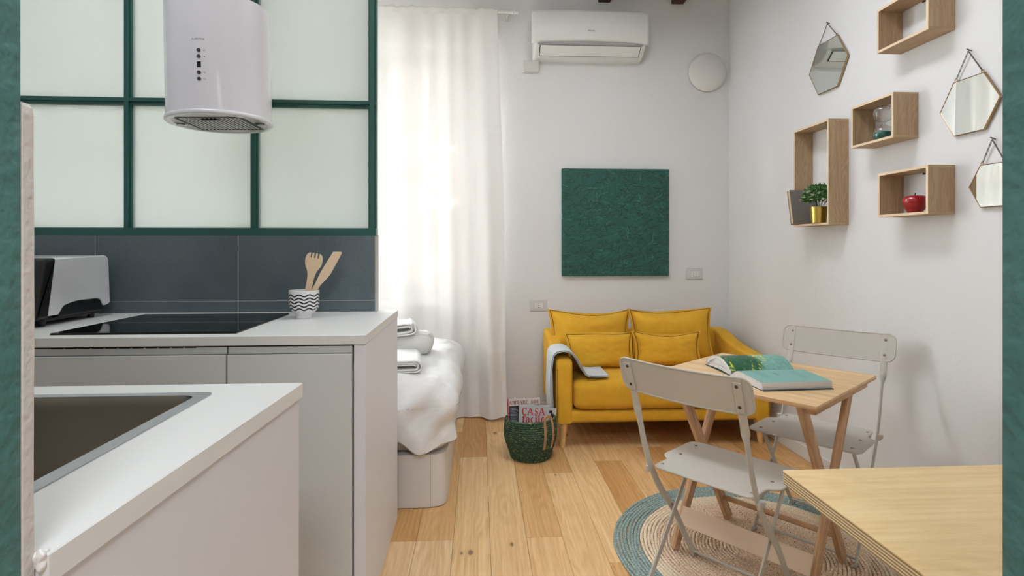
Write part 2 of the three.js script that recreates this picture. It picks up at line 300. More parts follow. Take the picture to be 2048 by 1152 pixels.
{ // green steel glazing on the partition
  const g = struct('window_2'), z0 = -2.475, z1 = -2.425, ys = [1.264, 1.81, 2.36, 2.9], xs = [-2.19, -1.985, -1.47, -0.953, -0.455];
  const barV = (x, w, y0, y1) => merge([span(x - w / 2, x + w / 2, y0, y1, z0, z1 - 0.012, 0.001), span(x - w * 0.28, x + w * 0.28, y0, y1, z1 - 0.0125, z1, 0.0015)]);
  const barH = (y, h, x0, x1) => merge([span(x0, x1, y - h / 2, y + h / 2, z0 + 0.001, z1 - 0.013, 0.001), span(x0, x1, y - h * 0.1, y + h * 0.42, z1 - 0.0135, z1 - 0.003, 0.0015)]);
  part('bottom_rail', merge([span(-2.2, -0.44, 1.2462, 1.278, z0, z1 + 0.004, 0.0015)]), greenSteel, g);
  for (const y of ys.slice(1)) part('rail', barH(y, 0.032, -2.2, -0.44), greenSteel, g);
  for (const x of xs.slice(1, 4)) part('mullion', barV(x, 0.031, 1.27, CEIL), greenSteel, g);
  part('end_post', barV(-0.4575, 0.034, 1.26, CEIL), greenSteel, g);
  ys.push(3.11);
  for (let j = 0; j < 4; j++) for (let i = 0; i < 4; i++) {
    const x0 = xs[i] + 0.012, x1 = xs[i + 1] - 0.012, y0 = ys[j] + 0.012, y1 = Math.min(ys[j + 1] - 0.012, CEIL);
    part('pane', span(x0, x1, y0, y1, -2.462, -2.456), frosted, g);
    part('glazing_bead', merge([span(x0, x0 + 0.008, y0, y1, -2.456, -2.448), span(x0, x1, y0, y0 + 0.005, -2.456, -2.449)]), std({ color: 0xb9c6c1, roughness: 0.6 }), g);
  }
}
{ // doorway: rough green reveals and the bare plaster stub beside the peninsula
  const jam = (x0, x1) => muv(rbox(x1 - x0, 2.25, 0.172, (x0 + x1) / 2, 1.125, ZF + 0.086, 0.0025, 2), 0.42);
  struct('trim_1', jam(-0.4125, -0.4025), greenWall);
  struct('trim_2', jam(0.5097, 0.5195), greenWall);
  struct('trim_3', muv(span(-0.4025, 0.5097, 2.238, 2.25, ZF, ZF + 0.168), 0.42), greenWall);
  const pts = [[-2.2, 0], [-0.4025, 0]]; for (let i = 1; i < 60; i++) { const y = i * 0.0215; pts.push([-0.4025 + 0.0012 * (fbm(0.1, y, 3, 14, 77, 3) - 0.5) * (y < 0.98 ? 3 : 1.2), y]); }
  pts.push([-0.4028, 1.318], [-0.4038, 1.325], [-0.407, 1.329], [-0.415, 1.331], [-2.2, 1.331]);
  const g = extrude(polyShape(pts), 0.0145, 0.0012).translate(0, 0, -0.5332);
  const stub = struct('trim_4', muv(g, 0.3), std({ color: 0xcfc9c3, roughness: 0.9, bumpMap: rep(plasterB, 1, 1), bumpScale: 0.002 }));
  const q = smuv(softBox(0.011, 0.018, 0.011, 0.005, [10, 12, 10], (p) => { const k = 1 + 0.28 * n3(p.x * 400, p.y * 330, p.z * 400); p.multiplyScalar(k); }), 0.1);
  part('sealant_bead', q, std({ color: 0xe8e4df, roughness: 0.35, clearcoat: 0.5 }), stub).position.set(-0.3985, 0.915, -0.5345);
  part('sealant_bead', softBox(0.01, 0.09, 0.01, 0.005, [6, 24, 6], (p) => { p.x += 0.002 * Math.sin(p.y * 190); p.z += 0.002 * Math.sin(p.y * 140 + 1); }), std({ color: 0xdcd6cf, roughness: 0.4, clearcoat: 0.4 }), stub).position.set(-0.4035, 0.86, -0.5215);
}
{ // building across the street, seen faintly through the curtain
  const b = thing('apartment_building', 'pale cream building across the street, seen faintly through the sheer curtain', 'building', [-1, 0, -13]);
  const cream = std({ color: 0x958c80, roughness: 0.9 }), pink = std({ color: 0x927664, roughness: 0.9 }), shut = std({ color: 0x75685c, roughness: 0.8 }), white = std({ color: 0xb9b4ac, roughness: 0.8 });
  part('wall', merge([span(-9, 9, -9, 6.2, -0.6, 0)]), cream, b);
  part('cornice', merge([span(-9, 9, 6.2, 6.6, -0.6, 0.25, 0.02), span(-9, 9, -0.55, -0.35, 0, 0.08, 0.02), span(-9, 9, 2.75, 2.95, 0, 0.08, 0.02)]), pink, b);
  for (const y of [-3.1, 0.2, 3.5]) for (let i = -4; i <= 4; i++) {
    const x = i * 1.9 + 0.35, w = part('window', merge([span(x - 0.62, x - 0.5, y, y + 1.9, 0, 0.09), span(x + 0.5, x + 0.62, y, y + 1.9, 0, 0.09), span(x - 0.7, x + 0.7, y + 1.9, y + 2.08, 0, 0.14), span(x - 0.7, x + 0.7, y - 0.12, y, 0, 0.16)]), white, b);
    part('shutter', span(x - 0.5, x - 0.02, y, y + 1.9, 0.005, 0.05), shut, w); part('shutter', span(x + 0.02, x + 0.5, y, y + 1.9, 0.005, 0.05), shut, w);
  }
}

// ---------- kitchen ----------
{ // back run
  const z = -1.815, WT = 0.89;
  const cab = (name, label, x0, x1) => {
    const c = thing(name, label, 'cabinet', [(x0 + x1) / 2, 0, -2.1]), w = x1 - x0;
    part('carcass', merge([span(-w / 2, -w / 2 + 0.018, 0.1, WT - 0.012, -0.31, 0.262), span(w / 2 - 0.018, w / 2, 0.1, WT - 0.012, -0.31, 0.262), span(-w / 2 + 0.018, w / 2 - 0.018, 0.1, 0.118, -0.31, 0.262)]), whiteLam, c);
    part('plinth', span(-w / 2, w / 2, 0, 0.1, 0.2, 0.218), whiteLam, c);
    part('grip_channel', merge([span(-w / 2 + 0.002, w / 2 - 0.002, 0.8625, WT - 0.005, 0.2845, 0.2965, 0.002), span(-w / 2 + 0.002, w / 2 - 0.002, 0.83, WT - 0.013, 0.264, 0.284)]), channelM, c);
    part('door', span(-w / 2 + 0.0016, w / 2 - 0.0016, 0.105, 0.861, 0.2845, 0.304, 0.0018), whiteLam, c);
    return c;
  };
  const c1 = cab('base_cabinet', 'white handleless base cabinet under the black hob, vent slots above its door', -1.388, -0.787);
  const slots = []; for (let i = 0; i < 11; i++) slots.push(span(-0.225 + i * 0.0295 * 1.35, -0.225 + i * 0.0295 * 1.35 + 0.033, WT - 0.0065, WT - 0.0032, 0.28, 0.2978));
  part('vent_grille', merge([span(-0.298, 0.298, WT - 0.0045, WT - 0.0008, 0.275, 0.2945), ...slots]), darkGap, c1, 'dark ventilation slots under the worktop');
  const c2 = cab('base_cabinet', 'white handleless base cabinet at the worktop end beside the bed', -0.786, -0.4);
  part('top_gap', span(-0.19, 0.19, WT - 0.0045, WT - 0.0008, 0.275, 0.2945), darkGap, c2);
  cab('base_cabinet', 'white handleless base cabinet in the corner below the mini oven, mostly hidden by the peninsula', -2.0, -1.389);
  single('end_panel', 'tall white laminate end panel closing the kitchen run next to the bed', 'panel', muv(span(-0.396, -0.36, 0, WT - 0.0005, -2.5, -1.803, 0.0012)), std({ color: 0xe6e6ea, roughness: 0.45 }));
  const s = new THREE.Shape([V2(XL, 2.4195), V2(-0.4405, 2.4195), V2(-0.4405, 2.502), V2(-0.358, 2.502), V2(-0.358, 1.795), V2(XL, 1.795)]);
  single('kitchen_worktop', 'white worktop of the back kitchen run, carrying the hob and mini oven', 'worktop', muv(flat(s, WT, 0.92, 0.0015), 1), topLam);
  part('sealant', span(XL, -0.441, 0.92, 0.9235, -2.4195, -2.4165), groutM, scene.getObjectByName('kitchen_worktop'));
}
{ // hob
  const h = thing('induction_hob', 'black glass induction hob set in the white worktop below the hood', 'hob', [-1.065, 0.92, -2.1]);
  part('glass', rbox(0.572, 0.006, 0.505, 0, 0.0034, 0, 0.0025, 3), blackGlass, h);
  const ring = std({ color: 0x3a3a3c, roughness: 0.3 });
  for (const [x, z, r] of [[-0.14, -0.12, 0.09], [-0.14, 0.1, 0.075], [0.14, -0.12, 0.075], [0.14, 0.1, 0.1]]) part('cooking_zone', new THREE.RingGeometry(r - 0.0008, r, 64).rotateX(-Math.PI / 2).translate(x, 0.00665, z), ring, h);
  part('trim_strip', span(-0.286, 0.286, -0.0002, 0.0012, -0.253, 0.253), darkMetal, h);
}
{ // peninsula: worktop with sink cut-out, panels, sink
  const WT = 0.89;
  const s = new THREE.Shape([V2(XL, 0.5345), V2(-0.391, 0.5345), V2(-0.362, 1.175), V2(XL, 1.175)]);
  s.holes.push(roundPoly([[-1.02, 0.642], [-0.52, 0.642], [-0.52, 1.085], [-1.02, 1.085]], 0.02));
  single('peninsula_worktop', 'white worktop of the near kitchen peninsula around the steel sink', 'worktop', muv(flat(s, WT, 0.92, 0.0015), 1), topLam);
  const c = thing('sink_cabinet', 'white laminate peninsula cabinet below the sink worktop, plain end panel', 'cabinet', [-1.0, 0, -0.86]);
  part('end_panel', muv(flat(new THREE.Shape([V2(0.58, -0.325), V2(0.605, -0.325), V2(0.6335, 0.305), V2(0.6085, 0.305)]), 0, WT - 0.0005, 0.001)), std({ color: 0xdcdce0, roughness: 0.5 }), c);
  part('carcass', merge([span(-1.2, -1.18, 0, WT - 0.002, -0.3, 0.29), span(-1.18, 0.58, 0.1, 0.118, -0.28, 0.29), span(-1.18, 0.58, 0.1, WT - 0.002, 0.27, 0.29)]), whiteLam, c);
  for (const [a, b] of [[-1.178, -0.6], [-0.596, 0.0], [0.004, 0.598]]) part('door', span(a, b, 0.105, 0.86, -0.304, -0.285, 0.0018), whiteLam, c);
  const k = thing('kitchen_sink', 'inset stainless steel kitchen sink with a flat rim in the peninsula worktop', 'sink', [-0.77, 0.92, -0.8635]);
  const rim = roundPoly([[-0.266, -0.235], [0.266, -0.235], [0.266, 0.235], [-0.266, 0.235]], 0.014);
  rim.holes.push(roundPoly([[-0.245, -0.216], [0.245, -0.216], [0.245, 0.216], [-0.245, 0.216]], 0.03));
  part('rim', muv(flat(rim, 0.0003, 0.003, 0.0008, 2, 10)), std({ color: 0xbcbec0, roughness: 0.5, metalness: 1 }), k);
  const prof = [[1, 0.001], [0.985, -0.02], [0.975, -0.15], [0.94, -0.175], [0.2, -0.182], [0.001, -0.184]];
  const rect = (t, a, b, r) => { const e = 0.16, x = Math.cos(t), y = Math.sin(t), n = Math.pow(Math.pow(Math.abs(x), 2 / e) + Math.pow(Math.abs(y), 2 / e), -e / 2); return [a * x * n, b * y * n]; };
  part('bowl', grid(96, 5, (u, v) => { const [q, y] = prof[Math.round(v * 5)], [x, z] = rect(u * 2 * Math.PI, 0.247 * q, 0.218 * q); return [x, y, z]; }, true), std({ color: 0xb5b0a6, roughness: 0.34, metalness: 1 }), k);
  part('drain', cyl(0.045, 0.045, 0.004, 0, -0.181, 0.02, 32), chrome, k);
}
{ // range hood hanging from cables
  const R = 0.1745, h = 0.405, t = thing('range_hood', 'white cylindrical island hood with touch buttons hanging over the hob', 'range hood', [-0.942, 1.655, -2.105]);
  t.rotation.z = 0.018;
  const print = canvasTex(2048, 1024, (c, w, hh) => {
    c.fillStyle = '#e7e5ea'; c.fillRect(0, 0, w, hh);
    const X = 700, py = (y) => hh * (1 - y / h);
    c.fillStyle = '#2e2c30'; c.textAlign = 'left'; c.font = 'bold 17px sans-serif';
    let x = X - 56; for (const ch of 'KLARSTEIN') { c.fillText(ch, x, py(0.237)); x += c.measureText(ch).width + 1.5; }
    c.lineWidth = 2; c.strokeStyle = '#55535a';
    const sym = (y, f) => { c.save(); c.translate(X + 43, py(y)); f(); c.restore(); };
    sym(0.202, () => { c.beginPath(); c.arc(0, 0, 8, 0, 7); c.stroke(); });
    sym(0.181, () => { c.beginPath(); c.moveTo(0, -9); c.quadraticCurveTo(8, 3, 0, 8); c.quadraticCurveTo(-8, 3, 0, -9); c.fill(); });
    sym(0.1275, () => { c.beginPath(); c.arc(0, 0, 5, 0, 7); c.stroke(); for (let i = 0; i < 8; i++) { c.beginPath(); c.moveTo(Math.cos(i * 0.785) * 6, Math.sin(i * 0.785) * 6); c.lineTo(Math.cos(i * 0.785) * 9, Math.sin(i * 0.785) * 9); c.stroke(); } });
    sym(0.106, () => { c.beginPath(); c.arc(0, 0, 8, -0.9, 4.04); c.stroke(); c.beginPath(); c.moveTo(0, -10); c.lineTo(0, -3); c.stroke(); });
  });
  // front panel: text stands at angle A0 on the cylinder (measured from +x towards +z)
  const A0 = 1.515;
  const fg = grid(96, 6, (u, v) => { const a = mix(2.18, 0.335, u); return [R * Math.cos(a), v * h, R * Math.sin(a)]; });
  { const uv = fg.attributes.uv; for (let i = 0; i < uv.count; i++) { const a = mix(2.18, 0.335, uv.getX(i)); uv.setX(i, 700 / 2048 + (A0 - a) * R / (h * 2)); } }
  print.wrapS = THREE.ClampToEdgeWrapping;
  part('front_panel', fg, std({ color: 0xffffff, map: print, roughness: 0.3, clearcoat: 0.5, clearcoatRoughness: 0.15 }), t);
  part('rear_shell', grid(96, 2, (u, v) => { const a = mix(0.352, 2.163 - 2 * Math.PI, u); return [(R - 0.0015) * Math.cos(a), v * h, (R - 0.0015) * Math.sin(a)]; }), whiteGloss, t);
  part('top_plate', new THREE.RingGeometry(0.062, R - 0.002, 72).rotateX(-Math.PI / 2).translate(0, h - 0.004, 0), whiteGloss, t);
  const L = [[R - 0.006, 0.006], [R + 0.0015, 0.006], [R + 0.003, 0.001], [R + 0.003, -0.006], [R, -0.0085], [R - 0.02, -0.009], [R - 0.021, -0.003]];
  part('bottom_rim', new THREE.LatheGeometry(L.map((p) => V2(...p)), 96), whiteGloss, t);
  const bs = new THREE.Shape(); bs.absarc(0, 0, R - 0.012, 0, Math.PI * 2); bs.holes.push(polyShape([[-0.115, -0.1], [0.115, -0.1], [0.115, 0.1], [-0.115, 0.1]]));
  part('bottom_plate', flat(bs, -0.006, -0.003, 0, 1, 48), std({ color: 0xd8d7d6, roughness: 0.35 }), t);
  const f = part('grease_filter', merge([span(-0.115, 0.115, 0.0, 0.004, -0.105, 0.105), span(-0.115, -0.107, -0.008, 0, -0.105, 0.105), span(0.107, 0.115, -0.008, 0, -0.105, 0.105), span(-0.107, 0.107, -0.008, 0, -0.105, -0.1), span(-0.107, 0.107, -0.008, 0, 0.1, 0.105)]), std({ color: 0x5a5a5a, roughness: 0.5, metalness: 0.6 }), t);
  const slats = []; for (let i = 0; i < 15; i++) slats.push(rbox(0.0072, 0.009, 0.19, -0.0985 + i * 0.01407, -0.0045, 0, 0.0024, 1).rotateY(0));
  part('filter_slats', merge(slats), std({ color: 0xc4c4c2, roughness: 0.4, metalness: 0.6 }), f);
  part('filter_latch', span(-0.03, 0.03, -0.012, -0.007, 0.07, 0.088, 0.003), blackPl, f);
  for (const x of [-0.142, 0.142]) { const l = part('spot_light', cyl(0.021, 0.021, 0.003, x, -0.0075, 0, 32), chrome, t); part('lens', cyl(0.014, 0.014, 0.003, x, -0.009, 0, 24), std({ color: 0x3c3c3c, roughness: 0.15 }), l); }
  for (const y of [0.202, 0.181, 0.1275, 0.106]) { const b = part('button', cyl(0.0062, 0.0062, 0.004, 0, 0, 0, 20).rotateX(Math.PI / 2), std({ color: 0x504e50, roughness: 0.3, metalness: 0.6 }), t); b.position.set(R * Math.cos(A0), y, R * Math.sin(A0)); b.rotation.y = Math.PI / 2 - A0; }
  const d = part('display', rbox(0.013, 0.02, 0.002, 0, 0, 0, 0.001), blackGlass, t); d.position.set(R * Math.cos(A0), 0.154, R * Math.sin(A0)); d.rotation.y = Math.PI / 2 - A0;
  part('duct', cyl(0.06, 0.06, 1.04, 0, h + 0.515, 0, 40), whiteGloss, t);
  for (const a of [0.35, 2.45, 4.6]) part('cable', cyl(0.0009, 0.0009, 1.04, (R - 0.03) * Math.cos(a), h + 0.515, (R - 0.03) * Math.sin(a), 6), steel, t);
}
{ // mini oven
  const t = thing('mini_oven', 'white and black countertop mini oven at the left end of the worktop', 'oven', [-1.68, 0.92, -2.075]);
  // side profile: z to the back (as -shape x), y up
  const side = roundPoly([[-0.034, 0.036], [0.0, 0.236], [0.29, 0.246], [0.3, 0.05], [0.262, 0.042], [0.245, 0.075], [0.11, 0.078], [0.045, 0.066], [0.02, 0.036]], [0.002, 0.02, 0.03, 0.012, 0.012, 0.02, 0.05, 0.012, 0.004]);
  side.autoClose = true;
  const g = toCreasedNormals(extrude(side, 0.36, 0.005, 3, 10), 0.5).rotateY(Math.PI / 2).translate(-0.18, 0, 0);
  part('shell', muv(g), std({ color: 0xf4f4f5, roughness: 0.28, clearcoat: 0.6, clearcoatRoughness: 0.1 }), t);
  const fr = roundPoly([[-0.094, 0.026], [-0.05, 0.238], [0.006, 0.24], [-0.03, 0.03]], [0.006, 0.03, 0.012, 0.006]);
  part('front_bezel', muv(extrude(fr, 0.366, 0.01, 3, 10).rotateY(Math.PI / 2).translate(-0.183, 0, 0)), blackPl, t);
  part('base', merge([span(-0.172, 0.174, 0.024, 0.075, -0.27, -0.03, 0.008), span(-0.165, 0.165, 0.016, 0.03, -0.25, 0.03, 0.004)]), blackPl, t);
  for (const [x, z] of [[-0.15, 0.02], [0.15, 0.02], [-0.15, -0.23], [0.15, -0.23]]) part('foot', cyl(0.013, 0.011, 0.02, x, 0.01, z, 16), blackPl, t);
  for (const y of [0.185, 0.135, 0.085]) { const k = part('knob', cyl(0.017, 0.019, 0.018, 0.135, y, 0.066 + (0.2 - y) * -0.04, 24).rotateX(0), chrome, t); k.geometry = new THREE.CylinderGeometry(0.017, 0.019, 0.016, 24).rotateX(Math.PI / 2).translate(0.135, y, 0.1 - (y - 0.03) * 0.21); }
  part('door_glass', rbox(0.265, 0.165, 0.012, 0, 0, 0, 0.004).rotateX(-0.205).translate(-0.033, 0.132, 0.074), blackGlass, t);
}
{ // cup with utensils
  const wave = canvasTex(1024, 512, (c, w, h) => {
    c.fillStyle = '#e9e8e6'; c.fillRect(0, 0, w, h); c.strokeStyle = '#141416'; c.lineWidth = 23; c.lineJoin = 'round';
    for (let r = 0; r < 5; r++) { c.beginPath(); for (let x = -20; x <= w + 20; x += 4) c.lineTo(x, h * (0.155 + r * 0.122) + 17 * Math.cos(x / w * 2 * Math.PI * 9)); c.stroke(); }
  });
  const pr = [[0.0285, 0], [0.03, 0.002], [0.029, 0.012], [0.038, 0.022], [0.05, 0.035], [0.0555, 0.05], [0.0565, 0.07], [0.0565, 0.09], [0.0568, 0.108]].map(([x, y]) => V(x, y, 0));
  const c = new THREE.CatmullRomCurve3(pr, false, 'centripetal'), pts = [];
  for (let i = 0; i <= 40; i++) { const p = c.getPointAt(i / 40); pts.push(V2(p.x, p.y)); }
  const t = thing('utensil_cup', 'white ceramic cup with black wave stripes on a small foot, holding wooden utensils', 'cup', [-0.683, 0.92, -2.235], 0.3);
  const g = new THREE.LatheGeometry(pts, 64); { const uv = g.attributes.uv; for (let i = 0; i < uv.count; i++) uv.setY(i, g.attributes.position.getY(i) / 0.108); }
  part('body', g, std({ map: wave, roughness: 0.35, clearcoat: 0.4 }), t);
  part('inner_wall', new THREE.LatheGeometry([[0.0568, 0.108], [0.056, 0.1095], [0.0545, 0.108], [0.0535, 0.05], [0.045, 0.03], [0.0005, 0.02]].map((p) => V2(...p)), 48), whitePl, t);
  part('underside', cyl(0.0285, 0.0285, 0.001, 0, 0.0008, 0, 32), whitePl, t);
  const wood = std({ color: 0xe0c6a2, bumpMap: rep(birchT, 2, 2), bumpScale: 0.0003, roughness: 0.6 });
  const ut = (name, label, shape, z, pos, rz, rx, bend) => {
    const g = extrude(shape, 0.006, 0.0015, 2, 10), p = g.attributes.position;
    for (let i = 0; i < p.count; i++) { const y = p.getY(i); p.setZ(i, p.getZ(i) + bend * sstep(0.1, 0.3, y)); }
    g.computeVertexNormals();
    const m = single(name, label, 'utensil', g, wood); m.position.set(...pos); m.rotation.set(rx, 0.15, rz); return m;
  };
  const sp = new THREE.Shape(); sp.moveTo(-0.011, 0); sp.lineTo(0.011, 0); sp.lineTo(0.0125, 0.12); sp.quadraticCurveTo(0.014, 0.15, 0.024, 0.165); sp.quadraticCurveTo(0.037, 0.185, 0.031, 0.212); sp.quadraticCurveTo(0.027, 0.224, 0.018, 0.2255);
  for (const x of [0.0165, 0.0035, -0.0095]) { sp.lineTo(x, 0.226); sp.lineTo(x - 0.001, 0.207); sp.lineTo(x - 0.005, 0.207); sp.lineTo(x - 0.006, 0.2265); }
  sp.lineTo(-0.018, 0.2255); sp.quadraticCurveTo(-0.027, 0.224, -0.031, 0.212); sp.quadraticCurveTo(-0.037, 0.185, -0.024, 0.165); sp.quadraticCurveTo(-0.014, 0.15, -0.0125, 0.12); sp.closePath();
  ut('wooden_spoon_fork', 'slotted bamboo spoon fork standing upright in the wave-striped cup', sp, 0, [-0.683, 0.951, -2.24], -0.17, -0.05, 0.008);
  const st = new THREE.Shape(); st.moveTo(-0.008, 0); st.lineTo(0.008, 0); st.lineTo(0.011, 0.12); st.quadraticCurveTo(0.022, 0.16, 0.023, 0.18); st.lineTo(0.02, 0.268); st.quadraticCurveTo(0.019, 0.272, 0.014, 0.272); st.lineTo(-0.012, 0.258); st.lineTo(-0.014, 0.18); st.quadraticCurveTo(-0.014, 0.15, -0.01, 0.12); st.closePath();
  ut('wooden_spatula', 'flat bamboo spatula leaning right out of the wave-striped cup', st, 0, [-0.69, 0.948, -2.232], -0.5, -0.06, 0);
}

// ---------- bed corner ----------
{
  const x1 = -0.15, x0 = -2.13, z0 = -3.8, z1 = -2.588;
  const b = thing('bed', 'double bed with rumpled white duvet and white boxed base, partly behind the kitchen end panel', 'bed', [(x0 + x1) / 2, 0, (z0 + z1) / 2]);
  const w = x1 - x0, d = z1 - z0, bs = (in_, r) => roundPoly([[-w / 2 + in_, -d / 2 + in_], [w / 2 - in_, -d / 2 + in_], [w / 2 - in_, d / 2 - in_], [-w / 2 + in_, d / 2 - in_]], r);
  const baseM = std({ color: 0xe3e0dc, roughness: 0.5 });
  // base boards: long front board, rounded corner pieces
  part('base_corner', muv(flat(bs(0.001, [0.001, 0.075, 0.075, 0.001]), 0.004, 0.244, 0.001, 1, 12)), baseM, b);
  part('base_board', muv(span(-w / 2, w / 2 - 0.073, 0.002, 0.2445, d / 2 - 0.012, d / 2 + 0.0015, 0.001)), baseM, b);
  part('base_board', muv(span(w / 2 - 0.012, w / 2 + 0.0015, 0.002, 0.2445, -d / 2 + 0.08, d / 2 - 0.08, 0.001)), baseM, b);
  part('seam_line', merge([span(w / 2 - 0.0735, w / 2 - 0.0718, 0.004, 0.243, d / 2 - 0.0005, d / 2 + 0.0017)]), std({ color: 0x9f9a94, roughness: 0.8 }), b);
  part('mattress', smuv(softBox(w - 0.004, 0.27, d - 0.004, 0.05, [40, 8, 30], null), 0.1).translate(0, 0.385, 0), std({ color: 0xc8bfb6, roughness: 1, bumpMap: rep(weaveB, 1, 1), bumpScale: 0.001 }), b);
  const dw = w + 0.1, dd = d + 0.045, dh = 0.365;
  const duvet = softBox(dw, dh, dd, 0.13, [190, 40, 150], (q, n) => {
    const X = q.x, Y = q.y, Z = q.z, side = Math.max(0, X - dw / 2 + 0.2) / 0.2, front = Math.max(0, Z - dd / 2 + 0.22) / 0.22;
    let k = 0.009 * n3(X * 5, Y * 9, Z * 6) + 0.006 * Math.sin(X * 23 + 2.5 * Math.sin(Z * 7) + Y * 8) * (0.35 + side) + 0.004 * Math.sin(Z * 31 - X * 9 + 2 * Math.sin(X * 6));
    k += 0.008 * n3(X * 11 + 4, Y * 14, Z * 13) + 0.007 * front * Math.sin((X - Y * 0.7) * 34 + 2 * n3(X * 4, Y * 5, 2));
    k += 0.012 * n3(X * 2.2, 0, Z * 2.4) * sstep(-0.12, 0.15, Y);
    const ridge = Math.exp(-(((Z - dd / 2 + 0.02) - (X - dw / 2 + 0.09) * 0.9) ** 2) / 0.0011);   // gathered corner fold
    k += 0.02 * ridge * sstep(-0.13, 0.1, Y) * side;
    q.addScaledVector(n, k);
    if (Y < 0.05) {                                   // hanging hem
      const low = sstep(0.05, -0.15, Y);
      const hang = 0.03 * Math.sin(X * 9 + 1.2) * front + 0.02 * Math.sin(Z * 10) * side;
      const tip = Math.exp(-((X - dw / 2 + 0.17) ** 2) / 0.006) * sstep(dd / 2 - 0.1, dd / 2 - 0.01, Z);
      q.y -= low * (tip * 0.06 - hang * 0.4 - 0.075); q.z += low * (0.014 * tip + 0.004 * front); q.x -= low * 0.022 * side;
    }
    if (Y > 0.05) q.y -= 0.02 * sstep(0.3, 0.95, (Z + dd / 2) / dd) * 0.6;
  }, true);
  { const q = duvet.attributes.position, uv = []; for (let i = 0; i < q.count; i++) uv.push(q.getX(i) - 0.8 * q.getY(i), q.getZ(i) - 0.8 * q.getY(i)); duvet.setAttribute('uv', new THREE.Float32BufferAttribute(uv, 2)); }
  part('duvet', duvet.translate(0, 0.418, 0), linen, b);
  // towels
  const loop = (turns, r0, th, len, L, wob) => {      // flattened roll: stadium spiral, axis along z
    const pts = [], back = [], N = 150;
    for (let i = 0; i <= N; i++) { const a = i / N * turns * 2 * Math.PI + 0.4, r = r0 + th * 1.08 * a / (2 * Math.PI), k = 1 + wob * Math.sin(a * 1.7), c = Math.cos(a), s = Math.sin(a), x = Math.sign(c) * L * Math.min(1, Math.abs(c) * 3); pts.push([x + c * r * k, s * r * 0.8 * k]); back.unshift([x + c * (r * k + th * 0.92), s * (r * k + th * 0.92) * 0.8]); }
    return muv(toCreasedNormals(extrude(polyShape([...pts, ...back]), len, 0.006, 2), 0.9));
  };
  const bath = single('rolled_towel', 'large white towel in a smooth roll on the bed under the small one', 'towel', smuv(softBox(0.44, 0.118, 0.2, 0.055, [60, 20, 30], (q, n) => { q.addScaledVector(n, 0.004 * n3(q.x * 14, q.y * 20, q.z * 20) + 0.003 * Math.sin(q.x * 40 + q.z * 30)); if (q.y > 0 && Math.abs(q.z - 0.055 - 0.05 * q.x) < 0.006) q.y -= 0.006; }), 1), towelM, [-0.475, 0.664, -3.17], 'white towels on the bed');
  bath.rotation.y = 0.1;
  const small = single('rolled_towel', 'small white towel loosely folded into a loop, topmost of the stack on the bed', 'towel', loop(2.1, 0.004, 0.015, 0.2, 0.04, 0.14), towelM, [-0.46, 0.75, -3.24], 'white towels on the bed');
  small.rotation.set(0, 0.2, 0.12);
  const flatT = single('folded_towel', 'folded white towel lying alone at the front of the bed beside the kitchen panel', 'towel', loop(2.2, 0.003, 0.0122, 0.3, 0.105, 0.05), towelM, [-0.45, 0.624, -2.98], 'white towels on the bed');
  flatT.rotation.y = 0.12;
}

